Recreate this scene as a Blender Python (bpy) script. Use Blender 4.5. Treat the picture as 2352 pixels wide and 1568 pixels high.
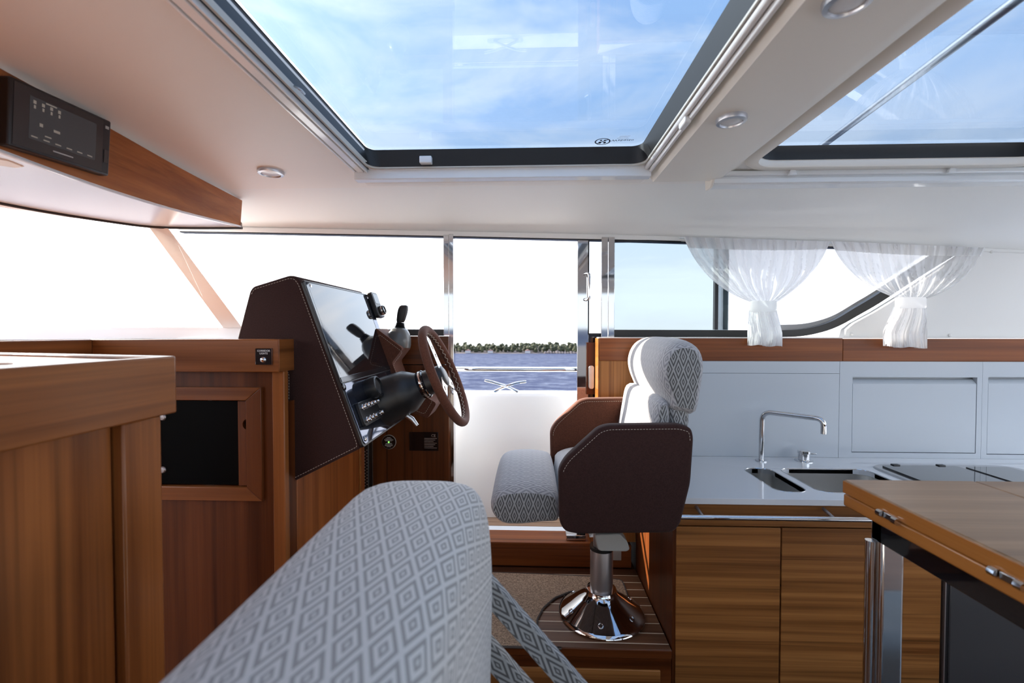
import bpy, bmesh, math, random
from mathutils import Vector, Matrix, Quaternion, noise as mnoise
random.seed(7)
SC = bpy.context.scene
C = SC.collection
for o in list(bpy.data.objects): bpy.data.objects.remove(o)
R = math.radians

# ------------------------------------------------------------------ camera
CAM = Vector((0, 0, 1.5)); FPX = 1045.33
YAW, PITCH, ROLL = 2.1, -1.315, 0.0
cd = bpy.data.cameras.new('camera'); cam = bpy.data.objects.new('camera', cd); C.objects.link(cam)
cd.sensor_width = 36; cd.lens = 16.0; cd.clip_start = 0.02; cd.clip_end = 3000
cam.location = CAM
CM = Matrix.Rotation(R(YAW), 3, 'Z') @ Matrix.Rotation(R(90 + PITCH), 3, 'X') @ Matrix.Rotation(R(ROLL), 3, 'Z')
cam.rotation_euler = CM.to_euler()
cd.dof.use_dof = True; cd.dof.focus_distance = 1.85; cd.dof.aperture_fstop = 3.4
SC.camera = cam

# ------------------------------------------------------------------ world, sun, exposure
SC.view_settings.view_transform = 'Standard'; SC.view_settings.look = 'None'
SC.view_settings.gamma = 1; SC.view_settings.use_curve_mapping = False
SC.view_settings.exposure = 0.88
SUN_EL, SUN_AZ = 24.0, 24.0      # azimuth: from the bow (-x), turned towards starboard (+y)
SUNV = Vector((-math.cos(R(SUN_EL)) * math.cos(R(SUN_AZ)), math.cos(R(SUN_EL)) * math.sin(R(SUN_AZ)), math.sin(R(SUN_EL))))

def nd(nt, t, **kw):
    n = nt.nodes.new(t)
    for k, v in kw.items(): setattr(n, k, v)
    return n
def lk(nt, a, b): nt.links.new(a, b)
def mathn(nt, op, a, b=None, c=None, clamp=False):
    n = nd(nt, 'ShaderNodeMath', operation=op, use_clamp=clamp)
    for i, s in enumerate((a, b, c)):
        if s is None: continue
        if isinstance(s, (int, float)): n.inputs[i].default_value = s
        else: lk(nt, s, n.inputs[i])
    return n.outputs[0]
def mixc(nt, fac, a, b, mode='MIX'):
    n = nd(nt, 'ShaderNodeMix', data_type='RGBA', blend_type=mode)
    for sock, s in ((n.inputs[0], fac), (n.inputs[6], a), (n.inputs[7], b)):
        if isinstance(s, (int, float)): sock.default_value = s
        elif isinstance(s, tuple): sock.default_value = (*s[:3], 1)
        else: lk(nt, s, sock)
    return n.outputs[2]
def ramp(nt, fac, stops, interp='LINEAR'):
    n = nd(nt, 'ShaderNodeValToRGB'); cr = n.color_ramp; cr.interpolation = interp
    while len(cr.elements) < len(stops): cr.elements.new(0.5)
    for e, (p, c) in zip(cr.elements, stops):
        e.position = p; e.color = (*c, 1) if isinstance(c, tuple) else (c, c, c, 1)
    lk(nt, fac, n.inputs[0]); return n.outputs[0]

W = bpy.data.worlds.new('world'); SC.world = W; W.use_nodes = True
nt = W.node_tree; nt.nodes.clear()
tc = nd(nt, 'ShaderNodeTexCoord')
sep = nd(nt, 'ShaderNodeSeparateXYZ'); lk(nt, tc.outputs['Generated'], sep.inputs[0])
el = mathn(nt, 'ADD', sep.outputs[2], 0.0)
base = ramp(nt, el, [(0.0, (1.04, 1.03, 1.04)), (0.10, (1.0, 1.02, 1.08)), (0.22, (0.88, 0.98, 1.13)), (0.45, (0.62, 0.84, 1.15)), (1.0, (0.40, 0.62, 1.0))])
mp = nd(nt, 'ShaderNodeMapping'); mp.inputs['Scale'].default_value = (1.6, 1.6, 4.2); mp.inputs['Rotation'].default_value = (0.35, 0.2, 0.4)
lk(nt, tc.outputs['Generated'], mp.inputs[0])
nz = nd(nt, 'ShaderNodeTexNoise'); nz.inputs['Scale'].default_value = 2.1; nz.inputs['Detail'].default_value = 7; nz.inputs['Roughness'].default_value = 0.58; nz.inputs['Distortion'].default_value = 0.5
lk(nt, mp.outputs[0], nz.inputs['Vector'])
cl = ramp(nt, nz.outputs['Fac'], [(0.44, 0.0), (0.63, 0.95)])
cfade = mathn(nt, 'MULTIPLY', cl, 0.9)
sky = mixc(nt, cfade, base, (1.12, 1.15, 1.22))
dv = nd(nt, 'ShaderNodeVectorMath', operation='DOT_PRODUCT'); lk(nt, tc.outputs['Generated'], dv.inputs[0]); dv.inputs[1].default_value = SUNV
g1 = mathn(nt, 'POWER', mathn(nt, 'MAXIMUM', dv.outputs['Value'], 0.0), 5.0)
glow = mixc(nt, 1.0, sky, mixc(nt, g1, (0, 0, 0), (1.5, 1.45, 1.35)), 'ADD')
bg = nd(nt, 'ShaderNodeBackground'); bg.inputs['Strength'].default_value = 1.6
lk(nt, glow, bg.inputs['Color'])
wo = nd(nt, 'ShaderNodeOutputWorld'); lk(nt, bg.outputs[0], wo.inputs[0])

sl = bpy.data.lights.new('sun', 'SUN'); sun = bpy.data.objects.new('sun', sl); C.objects.link(sun)
sl.energy = 11.0; sl.color = (1.0, 0.90, 0.76); sl.angle = R(0.6)
sun.rotation_euler = (-SUNV).to_track_quat('-Z', 'Y').to_euler()
sun.location = SUNV * 20

# ------------------------------------------------------------------ helpers: pixel of the photo -> point on a real plane
def ray(px, py):
    return CM @ Vector(((px - 1176) / FPX, -(py - 784) / FPX, -1))
def P(px, py, x=None, y=None, z=None):
    d = ray(px, py)
    if y is not None: t = (y - CAM.y) / d.y
    elif z is not None: t = (z - CAM.z) / d.z
    else: t = (x - CAM.x) / d.x
    return CAM + d * t
def PP(px, py, org, nrm):
    d = ray(px, py); t = (org - CAM).dot(nrm) / d.dot(nrm)
    return CAM + d * t

# ------------------------------------------------------------------ materials
MATS = {}
def newmat(name):
    m = bpy.data.materials.new(name); m.use_nodes = True; MATS[name] = m
    nt = m.node_tree; b = nt.nodes['Principled BSDF']
    return m, nt, b
def plain(name, col, rough=0.5, metal=0.0, coat=0.0, bump=0.0, bscale=200, spec=0.5, sheen=0.0, var=0.0, coat_rough=0.05):
    m, nt, b = newmat(name)
    b.inputs['Base Color'].default_value = (*col, 1); b.inputs['Roughness'].default_value = rough
    b.inputs['Metallic'].default_value = metal; b.inputs['Coat Weight'].default_value = coat
    b.inputs['Coat Roughness'].default_value = coat_rough
    b.inputs['Specular IOR Level'].default_value = spec; b.inputs['Sheen Weight'].default_value = sheen
    if bump or var:
        t = nd(nt, 'ShaderNodeTexCoord'); n = nd(nt, 'ShaderNodeTexNoise'); n.inputs['Scale'].default_value = bscale; n.inputs['Detail'].default_value = 4
        lk(nt, t.outputs['Object'], n.inputs['Vector'])
        if bump:
            bp = nd(nt, 'ShaderNodeBump'); bp.inputs['Strength'].default_value = bump; bp.inputs['Distance'].default_value = 0.001
            lk(nt, n.outputs['Fac'], bp.inputs['Height']); lk(nt, bp.outputs[0], b.inputs['Normal'])
        if var:
            c0 = tuple(c * (1 - var) for c in col); c1 = tuple(min(1, c * (1 + var)) for c in col)
            lk(nt, ramp(nt, n.outputs['Fac'], [(0.3, c0), (0.7, c1)]), b.inputs['Base Color'])
    return m
def wood(name, axis, dark, light, rough=0.32, coat=0.25, fine=1.0, streak=1.0, cross=9.0):
    m, nt, b = newmat(name)
    t = nd(nt, 'ShaderNodeTexCoord'); oi = nd(nt, 'ShaderNodeObjectInfo')
    off = nd(nt, 'ShaderNodeVectorMath', operation='MULTIPLY_ADD')
    cmb = nd(nt, 'ShaderNodeCombineXYZ')
    for i in range(3): lk(nt, oi.outputs['Random'], cmb.inputs[i])
    lk(nt, cmb.outputs[0], off.inputs[0]); off.inputs[1].default_value = (3.1, 5.7, 7.9); lk(nt, t.outputs['Object'], off.inputs[2])
    def mapped(cr, al):
        s = [cr] * 3; s[axis] = al
        mp = nd(nt, 'ShaderNodeMapping'); mp.inputs['Scale'].default_value = s
        lk(nt, off.outputs[0], mp.inputs[0]); return mp.outputs[0]
    n1 = nd(nt, 'ShaderNodeTexNoise'); n1.inputs['Scale'].default_value = 1.0; n1.inputs['Detail'].default_value = 3; n1.inputs['Roughness'].default_value = 0.6; n1.inputs['Distortion'].default_value = 0.25
    lk(nt, mapped(cross * 2.4, 0.55), n1.inputs['Vector'])
    n2 = nd(nt, 'ShaderNodeTexNoise'); n2.inputs['Scale'].default_value = 1.0; n2.inputs['Detail'].default_value = 5; n2.inputs['Roughness'].default_value = 0.7
    lk(nt, mapped(cross * 14, 2.2), n2.inputs['Vector'])
    n3 = nd(nt, 'ShaderNodeTexNoise'); n3.inputs['Scale'].default_value = 1.0; n3.inputs['Detail'].default_value = 2
    lk(nt, mapped(cross * 5.0, 0.8), n3.inputs['Vector'])
    f = mathn(nt, 'ADD', mathn(nt, 'MULTIPLY', n1.outputs['Fac'], 0.75), mathn(nt, 'MULTIPLY', n2.outputs['Fac'], 0.25 * fine))
    mid = tuple((a + c) / 2 for a, c in zip(dark, light))
    col = ramp(nt, f, [(0.33, dark), (0.5, mid), (0.66, light)])
    st = ramp(nt, n3.outputs['Fac'], [(0.24, 0.5 + 0.5 * (1 - streak)), (0.40, 1.0)])
    col = mixc(nt, 1.0, col, st, 'MULTIPLY')
    lk(nt, col, b.inputs['Base Color'])
    b.inputs['Roughness'].default_value = rough; b.inputs['Coat Weight'].default_value = coat * 0.45; b.inputs['Coat Roughness'].default_value = 0.18; b.inputs['Specular IOR Level'].default_value = 0.22
    bp = nd(nt, 'ShaderNodeBump'); bp.inputs['Strength'].default_value = 0.06; bp.inputs['Distance'].default_value = 0.001
    lk(nt, n2.outputs['Fac'], bp.inputs['Height']); lk(nt, bp.outputs[0], b.inputs['Normal'])
    return m
TD, TL = (0.110, 0.031, 0.0075), (0.29, 0.098, 0.026)
for ax, k in enumerate('xyz'): wood('teak_' + k, ax, TD, TL)
for ax, k in enumerate('xyz'): wood('teakdark_' + k, ax, (0.052, 0.0125, 0.003), (0.150, 0.042, 0.0105), streak=0.85)  # teak tone darkened further to stand in for the stairwell shadow
for ax, k in enumerate('xyz'): wood('veneer_' + k, ax, (0.135, 0.046, 0.011), (0.40, 0.170, 0.050), rough=0.34, coat=0.15, cross=15)
wood('fascia_y', 1, (0.25, 0.068, 0.014), (0.46, 0.155, 0.040), streak=0.9)
for ax, k in enumerate('xyz'): wood('teakred_' + k, ax, (0.150, 0.038, 0.009), (0.33, 0.100, 0.025), streak=0.9)
wood('tabletop_x', 0, (0.19, 0.098, 0.045), (0.34, 0.19, 0.095), rough=0.3, coat=0.3, streak=0.4)
wood('tableedge_y', 1, (0.25, 0.083, 0.017), (0.38, 0.145, 0.034), rough=0.25, coat=0.4, streak=0.3)
wood('sole_x', 0, (0.085, 0.036, 0.018), (0.19, 0.085, 0.042), rough=0.4, coat=0.05, streak=0.4)
wood('deck_x', 0, (0.27, 0.16, 0.10), (0.45, 0.29, 0.19), rough=0.6, coat=0.0, streak=0.4)
plain('gelcoat', (0.84, 0.835, 0.82), 0.22, coat=0.2)
plain('headliner', (0.89, 0.86, 0.815), 0.42, bump=0.04, bscale=700)
plain('headliner_light', (0.88, 0.875, 0.85), 0.45)
plain('beam', (0.89, 0.84, 0.75), 0.35)
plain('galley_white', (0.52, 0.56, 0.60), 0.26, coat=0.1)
plain('worktop', (0.67, 0.685, 0.705), 0.12, coat=0.4)
plain('panel_white', (0.82, 0.81, 0.78), 0.45)
plain('alu_white', (0.86, 0.90, 0.92), 0.2, coat=0.5)
plain('alu', (0.62, 0.62, 0.63), 0.32, metal=1.0)
plain('alu_dull', (0.40, 0.36, 0.35), 0.42, metal=0.85)
plain('chrome', (0.66, 0.66, 0.67), 0.05, metal=1.0)
plain('steel', (0.48, 0.47, 0.47), 0.22, metal=1.0, bump=0.05, bscale=90)
plain('steel_sink', (0.70, 0.69, 0.67), 0.33, metal=1.0)
plain('black_seal', (0.016, 0.016, 0.018), 0.35)
plain('black_band', (0.014, 0.013, 0.012), 0.4)
plain('black_gloss', (0.006, 0.006, 0.008), 0.04, coat=0.5)
plain('black_metal', (0.03, 0.03, 0.035), 0.10, metal=0.6)
plain('black_plastic', (0.012, 0.012, 0.013), 0.38)
plain('black_matte', (0.002, 0.002, 0.002), 0.3, spec=0.04)
plain('console_face', (0.10, 0.11, 0.15), 0.05, metal=0.9)
plain('suede', (0.034, 0.0145, 0.012), 0.9, bump=0.3, bscale=260, sheen=0.04, var=0.22, spec=0.2)
plain('suede_tan', (0.105, 0.036, 0.019), 0.85, bump=0.3, bscale=260, sheen=0.08, var=0.22, spec=0.25)
plain('pillar_metal', (0.84, 0.82, 0.77), 0.25)
plain('dome_grey', (0.10, 0.105, 0.105), 0.3, coat=0.2)
plain('thread', (0.55, 0.47, 0.38), 0.8)
plain('grey_plastic', (0.42, 0.42, 0.40), 0.5)
plain('lens', (0.72, 0.72, 0.72), 0.2)
plain('white_print', (0.8, 0.8, 0.8), 0.5)
plain('navy_print', (0.02, 0.03, 0.07), 0.5)
plain('amber_print', (0.5, 0.3, 0.2), 0.5)
plain('caulk', (0.72, 0.58, 0.42), 0.6)
plain('caulk_dark', (0.02, 0.02, 0.02), 0.6)
plain('fridge', (0.10, 0.10, 0.105), 0.3, metal=0.5)
plain('beige_seal', (0.60, 0.57, 0.50), 0.4)
plain('rock', (0.12, 0.10, 0.10), 0.9, bump=0.5, bscale=1.0, var=0.3)
plain('sand', (0.05, 0.036, 0.034), 0.95)
plain('bark', (0.10, 0.07, 0.05), 0.9)
plain('hut_wall', (0.3, 0.3, 0.32), 0.8)
plain('hut_roof', (0.25, 0.13, 0.11), 0.8)

def emission(name, col, s):
    m, nt, b = newmat(name); b.inputs['Base Color'].default_value = (0, 0, 0, 1)
    b.inputs['Emission Color'].default_value = (*col, 1); b.inputs['Emission Strength'].default_value = s; b.inputs['Roughness'].default_value = 0.1
emission('led_green', (0.2, 1.0, 0.1), 1.2)
emission('screen_dim', (0.10, 0.10, 0.11), 0.12)
emission('screen_txt', (0.9, 0.75, 0.65), 0.10)

def glass(name, tint, f0=0.04, gl=1.0):
    m, nt, b = newmat(name); nt.nodes.remove(b)
    tr = nd(nt, 'ShaderNodeBsdfTransparent'); tr.inputs[0].default_value = (*tint, 1)
    gs = nd(nt, 'ShaderNodeBsdfGlossy'); gs.inputs['Roughness'].default_value = 0.0; gs.inputs['Color'].default_value = (gl, gl, gl, 1)
    lw = nd(nt, 'ShaderNodeLayerWeight'); lw.inputs[0].default_value = 0.5
    f = mathn(nt, 'MULTIPLY_ADD', mathn(nt, 'POWER', lw.outputs['Facing'], 5.0), 0.8, f0, clamp=True)
    mx = nd(nt, 'ShaderNodeMixShader'); lk(nt, f, mx.inputs[0]); lk(nt, tr.outputs[0], mx.inputs[1]); lk(nt, gs.outputs[0], mx.inputs[2])
    lk(nt, mx.outputs[0], nt.nodes['Material Output'].inputs[0]); return m
glass('glass_clear', (0.985, 0.99, 0.99), 0.015)
glass('glass_hatch', (0.445, 0.495, 0.55), 0.026)
glass('glass_tint', (0.50, 0.545, 0.565), 0.012)
glass('glass_port', (0.70, 0.735, 0.75), 0.02)
glass('glass_light', (0.66, 0.67, 0.69), 0.012)

def sheer(name, alpha, dens):
    m, nt, b = newmat(name); nt.nodes.remove(b)
    tr = nd(nt, 'ShaderNodeBsdfTransparent')
    tl = nd(nt, 'ShaderNodeBsdfTranslucent'); tl.inputs[0].default_value = (0.96, 0.96, 0.96, 1)
    df = nd(nt, 'ShaderNodeBsdfDiffuse'); df.inputs[0].default_value = (0.93, 0.93, 0.93, 1)
    m1 = nd(nt, 'ShaderNodeMixShader'); m1.inputs[0].default_value = 0.32; lk(nt, tl.outputs[0], m1.inputs[1]); lk(nt, df.outputs[0], m1.inputs[2])
    m2 = nd(nt, 'ShaderNodeMixShader'); m2.inputs[0].default_value = alpha
    lk(nt, tr.outputs[0], m2.inputs[1]); lk(nt, m1.outputs[0], m2.inputs[2])
    lk(nt, m2.outputs[0], nt.nodes['Material Output'].inputs[0])
sheer('sheer', 0.76, 1); sheer('sheer_thick', 0.96, 1)

def fabric(name, wu, wv, dark, light, rough=0.85):
    m, nt, b = newmat(name)
    uv = nd(nt, 'ShaderNodeUVMap'); s = nd(nt, 'ShaderNodeSeparateXYZ'); lk(nt, uv.outputs[0], s.inputs[0])
    p = mathn(nt, 'DIVIDE', s.outputs[0], wu); q = mathn(nt, 'DIVIDE', s.outputs[1], wv)
    a = mathn(nt, 'ABSOLUTE', mathn(nt, 'SUBTRACT', mathn(nt, 'FRACT', mathn(nt, 'ADD', p, q)), 0.5))
    c = mathn(nt, 'ABSOLUTE', mathn(nt, 'SUBTRACT', mathn(nt, 'FRACT', mathn(nt, 'SUBTRACT', p, q)), 0.5))
    mm = mathn(nt, 'MAXIMUM', a, c)
    mid = tuple((x + y) / 2 for x, y in zip(dark, light))
    col = ramp(nt, mm, [(0.0, mid), (0.055, light), (0.075, dark), (0.145, dark), (0.165, light), (0.275, light), (0.30, dark), (0.405, dark), (0.43, light), (0.5, light)])
    n = nd(nt, 'ShaderNodeTexNoise'); n.inputs['Scale'].default_value = 900; lk(nt, uv.outputs[0], n.inputs['Vector'])
    col = mixc(nt, 1.0, col, ramp(nt, n.outputs['Fac'], [(0.3, 0.86), (0.7, 1.0)]), 'MULTIPLY')
    lk(nt, col, b.inputs['Base Color']); b.inputs['Roughness'].default_value = rough; b.inputs['Sheen Weight'].default_value = 0.3
    bp = nd(nt, 'ShaderNodeBump'); bp.inputs['Strength'].default_value = 0.25; bp.inputs['Distance'].default_value = 0.001
    lk(nt, mm, bp.inputs['Height']); lk(nt, bp.outputs[0], b.inputs['Normal'])
fabric('diamond', 0.0310, 0.0810, (0.075, 0.074, 0.073), (0.34, 0.34, 0.335))
fabric('diamond_lit', 0.0310, 0.0810, (0.27, 0.265, 0.28), (0.46, 0.45, 0.455))  # same weave, paler: light on the cushion bodies is put into the colour
fabric('diamond_bench', 0.0310, 0.0760, (0.255, 0.245, 0.232), (0.53, 0.515, 0.49))

def woven(name):
    m, nt, b = newmat(name)
    t = nd(nt, 'ShaderNodeTexCoord'); s = nd(nt, 'ShaderNodeSeparateXYZ'); lk(nt, t.outputs['Object'], s.inputs[0])
    sx = mathn(nt, 'SINE', mathn(nt, 'MULTIPLY', s.outputs[0], 1100)); sy = mathn(nt, 'SINE', mathn(nt, 'MULTIPLY', s.outputs[1], 900))
    n = nd(nt, 'ShaderNodeTexNoise'); n.inputs['Scale'].default_value = 160; lk(nt, t.outputs['Object'], n.inputs['Vector'])
    f = mathn(nt, 'ADD', mathn(nt, 'MULTIPLY', mathn(nt, 'MULTIPLY', sx, sy), 0.2), n.outputs['Fac'])
    lk(nt, ramp(nt, f, [(0.25, (0.13, 0.08, 0.05)), (0.75, (0.50, 0.34, 0.22))]), b.inputs['Base Color'])
    b.inputs['Roughness'].default_value = 0.95
    bp = nd(nt, 'ShaderNodeBump'); bp.inputs['Strength'].default_value = 0.6; bp.inputs['Distance'].default_value = 0.002
    lk(nt, f, bp.inputs['Height']); lk(nt, bp.outputs[0], b.inputs['Normal'])
woven('woven_mat')
plain('mat_edge', (0.07, 0.055, 0.045), 0.9)

m, nt, b = newmat('water')
t = nd(nt, 'ShaderNodeTexCoord')
mp = nd(nt, 'ShaderNodeMapping'); mp.inputs['Scale'].default_value = (0.55, 1.0, 1.0); lk(nt, t.outputs['Object'], mp.inputs[0])
n = nd(nt, 'ShaderNodeTexNoise'); n.inputs['Scale'].default_value = 0.9; n.inputs['Detail'].default_value = 9; n.inputs['Roughness'].default_value = 0.62
lk(nt, mp.outputs[0], n.inputs['Vector'])
bp = nd(nt, 'ShaderNodeBump'); bp.inputs['Strength'].default_value = 1.0; bp.inputs['Distance'].default_value = 0.42; lk(nt, n.outputs['Fac'], bp.inputs['Height'])
nt.nodes.remove(b)
df = nd(nt, 'ShaderNodeBsdfDiffuse'); df.inputs[0].default_value = (0.022, 0.027, 0.058, 1); gs = nd(nt, 'ShaderNodeBsdfGlossy'); gs.inputs['Roughness'].default_value = 0.12; gs.inputs['Color'].default_value = (0.85, 0.9, 1.0, 1)
mx = nd(nt, 'ShaderNodeMixShader')
n2 = nd(nt, 'ShaderNodeTexNoise'); n2.inputs['Scale'].default_value = 1.3; n2.inputs['Detail'].default_value = 6; n2.inputs['Roughness'].default_value = 0.7
mp2 = nd(nt, 'ShaderNodeMapping'); mp2.inputs['Scale'].default_value = (0.45, 0.55, 1.0); lk(nt, t.outputs['Object'], mp2.inputs[0]); lk(nt, mp2.outputs[0], n2.inputs['Vector'])
lk(nt, ramp(nt, n2.outputs['Fac'], [(0.36, 0.03), (0.5, 0.10), (0.66, 0.26)]), mx.inputs[0])  # noise on the gloss paints the bright and dark wave faces
lk(nt, bp.outputs[0], df.inputs['Normal']); lk(nt, bp.outputs[0], gs.inputs['Normal'])
lk(nt, df.outputs[0], mx.inputs[1]); lk(nt, gs.outputs[0], mx.inputs[2]); lk(nt, mx.outputs[0], nt.nodes['Material Output'].inputs[0])

def leafmat(name, c0, c1):
    m, nt, b = newmat(name); t = nd(nt, 'ShaderNodeTexCoord'); n = nd(nt, 'ShaderNodeTexNoise'); n.inputs['Scale'].default_value = 1.1; n.inputs['Detail'].default_value = 6
    oi = nd(nt, 'ShaderNodeObjectInfo')
    lk(nt, t.outputs['Object'], n.inputs['Vector'])
    f = mathn(nt, 'ADD', n.outputs['Fac'], mathn(nt, 'MULTIPLY_ADD', oi.outputs['Random'], 0.3, -0.15))
    lk(nt, ramp(nt, f, [(0.3, c0), (0.7, c1)]), b.inputs['Base Color']); b.inputs['Roughness'].default_value = 0.9
leafmat('foliage', (0.010, 0.013, 0.004), (0.038, 0.041, 0.015))

# ------------------------------------------------------------------ mesh helpers
def wt(o):
    v = Vector((0, 0, 0))
    while o is not None: v += o.location; o = o.parent
    return v
class MB:
    def __init__(s): s.v = []; s.f = []; s.uv = {}
    def add(s, vs, fs, uvs=None):
        b = len(s.v); s.v += [Vector(p) for p in vs]
        for i, f in enumerate(fs):
            if uvs: s.uv[len(s.f)] = uvs[i]
            s.f.append([b + k for k in f])
        return s
    def box(s, x0, x1, y0, y1, z0, z1, M=None):
        vs = [Vector((x, y, z)) for z in (z0, z1) for y in (y0, y1) for x in (x0, x1)]
        if M is not None: vs = [M @ p for p in vs]
        return s.add(vs, [(0, 2, 3, 1), (4, 5, 7, 6), (0, 1, 5, 4), (2, 6, 7, 3), (0, 4, 6, 2), (1, 3, 7, 5)])
    def hexa(s, a, b):           # two quads (4 pts each), joined
        return s.add(list(a) + list(b), [(3, 2, 1, 0), (4, 5, 6, 7), (0, 1, 5, 4), (1, 2, 6, 5), (2, 3, 7, 6), (3, 0, 4, 7)])
    def prism(s, pts, off):      # planar polygon extruded by a vector
        n = len(pts); off = Vector(off); a = [Vector(p) for p in pts]; b = [p + off for p in a]
        fs = [list(range(n))[::-1], [n + i for i in range(n)]] + [(i, (i + 1) % n, n + (i + 1) % n, n + i) for i in range(n)]
        return s.add(a + b, fs)
    def loft(s, loops, cap0=True, cap1=True, closed=True):
        n = len(loops[0]); vs = [p for l in loops for p in l]; fs = []
        for k in range(len(loops) - 1):
            for i in range(n if closed else n - 1):
                j = (i + 1) % n; fs.append((k * n + i, k * n + j, (k + 1) * n + j, (k + 1) * n + i))
        if closed and cap0: fs.append(list(range(n))[::-1])
        if closed and cap1: fs.append([(len(loops) - 1) * n + i for i in range(n)])
        return s.add(vs, fs)
    def tube(s, path, r, n=12, closed=False, cap=True):
        path = [Vector(p) for p in path]; m = len(path); rs = r if isinstance(r, (list, tuple)) else [r] * m
        tg = []
        for i in range(m):
            a = path[(i - 1) % m] if (closed or i > 0) else path[i]; b = path[(i + 1) % m] if (closed or i < m - 1) else path[i]
            tg.append((b - a).normalized())
        up = Vector((0, 0, 1)) if abs(tg[0].z) < 0.9 else Vector((1, 0, 0))
        nrm = tg[0].cross(up).normalized(); loops = []
        for i in range(m):
            if i > 0:
                nrm = (nrm - tg[i] * nrm.dot(tg[i])).normalized()
            bi = tg[i].cross(nrm)
            loops.append([path[i] + (nrm * math.cos(2 * math.pi * k / n) + bi * math.sin(2 * math.pi * k / n)) * rs[i] for k in range(n)])
        if closed: loops.append(loops[0])
        return s.loft(loops, cap and not closed, cap and not closed)
    def lathe(s, prof, org, axis=(0, 0, 1), n=28, cap=True):   # prof: (radius, height)
        ax = Vector(axis).normalized(); org = Vector(org)
        u = ax.cross(Vector((0, 0, 1)) if abs(ax.z) < 0.9 else Vector((0, 1, 0))).normalized(); w = ax.cross(u)
        loops = [[org + ax * h + (u * math.cos(2 * math.pi * k / n) + w * math.sin(2 * math.pi * k / n)) * max(r, 1e-5) for k in range(n)] for r, h in prof]
        return s.loft(loops, cap, cap)
    def ball(s, c, r, n=12, m=8, sc=(1, 1, 1)):
        c = Vector(c); loops = []
        for i in range(m + 1):
            a = math.pi * i / m - math.pi / 2; rr = max(math.cos(a), 1e-4)
            loops.append([c + Vector((rr * math.cos(2 * math.pi * k / n) * r * sc[0], rr * math.sin(2 * math.pi * k / n) * r * sc[1], math.sin(a) * r * sc[2])) for k in range(n)])
        return s.loft(loops)
    def grid(s, rows, uv=None):
        h, w = len(rows), len(rows[0]); fs = []; us = []
        for i in range(h - 1):
            for j in range(w - 1):
                fs.append((i * w + j, i * w + j + 1, (i + 1) * w + j + 1, (i + 1) * w + j))
                if uv: us.append([uv[i][j], uv[i][j + 1], uv[i + 1][j + 1], uv[i + 1][j]])
        return s.add([p for r in rows for p in r], fs, us if uv else None)
    def build(s, name, mat, parent=None, bevel=0.0, seg=2, smooth=35, label=None, kind=None, cat=None, group=None, fix=True):
        me = bpy.data.meshes.new(name)
        vs = s.v
        if parent is None:
            lo = [min(p[i] for p in vs) for i in range(3)]; hi = [max(p[i] for p in vs) for i in range(3)]
            org = Vector(((lo[0] + hi[0]) / 2, (lo[1] + hi[1]) / 2, lo[2]))
            loc = org
        else: org = wt(parent); loc = Vector((0, 0, 0))
        me.from_pydata([p - org for p in vs], [], s.f)
        if s.uv:
            ul = me.uv_layers.new(name='UVMap')
            for p in me.polygons:
                u = s.uv.get(p.index)
                if u:
                    for k, li in enumerate(p.loop_indices): ul.data[li].uv = u[k]
        if fix:
            bm = bmesh.new(); bm.from_mesh(me); bmesh.ops.recalc_face_normals(bm, faces=bm.faces); bm.to_mesh(me); bm.free()
        if smooth:
            me.polygons.foreach_set('use_smooth', [True] * len(me.polygons)); me.set_sharp_from_angle(angle=R(smooth))
        me.materials.append(MATS[mat]); me.update()
        o = bpy.data.objects.new(name, me); C.objects.link(o); o.location = loc
        if parent is not None: o.parent = parent
        if bevel:
            md = o.modifiers.new('bevel', 'BEVEL'); md.width = bevel; md.segments = seg; md.limit_method = 'ANGLE'; md.angle_limit = R(40)
        tag(o, label, cat, group, kind)
        return o
def tag(o, label=None, cat=None, group=None, kind=None):
    if label: o['label'] = label
    if cat: o['category'] = cat
    if group: o['group'] = group
    if kind: o['kind'] = kind
    return o
def thing(name, label, cat, loc=(0, 0, 0), group=None, kind=None):
    o = bpy.data.objects.new(name, None); C.objects.link(o); o.location = loc; o.empty_display_size = 0.05
    return tag(o, label, cat, group, kind)
def clone(o, delta=None, parent=None):
    c = o.copy(); C.objects.link(c)
    if parent is not None: c.parent = parent
    if delta is not None: c.location = o.location + Vector(delta)
    for ch in [x for x in bpy.data.objects if x.parent == o]: clone(ch, None, c)
    return c
def box(name, mat, parent, x0, x1, y0, y1, z0, z1, bevel=0.0, **kw):
    return MB().box(x0, x1, y0, y1, z0, z1).build(name, mat, parent, bevel=bevel, **kw)
def rrect(x0, x1, y0, y1, r, n=6):
    pts = []
    for cx, cy, a0 in ((x1 - r, y1 - r, 0), (x0 + r, y1 - r, 90), (x0 + r, y0 + r, 180), (x1 - r, y0 + r, 270)):
        for k in range(n + 1):
            a = R(a0 + 90 * k / n); pts.append((cx + r * math.cos(a), cy + r * math.sin(a)))
    return pts
def fillet(pts, r, n=6):
    pts = [Vector(p) for p in pts]; out = [pts[0]]
    for i in range(1, len(pts) - 1):
        a, b, c = pts[i - 1], pts[i], pts[i + 1]
        d1 = (a - b); d2 = (c - b); rr = min(r, d1.length * .49, d2.length * .49)
        p0 = b + d1.normalized() * rr; p1 = b + d2.normalized() * rr
        for k in range(n + 1):
            t = k / n; out.append(p0 * (1 - t) ** 2 + b * 2 * t * (1 - t) + p1 * t * t)
    out.append(pts[-1]); return out
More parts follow.
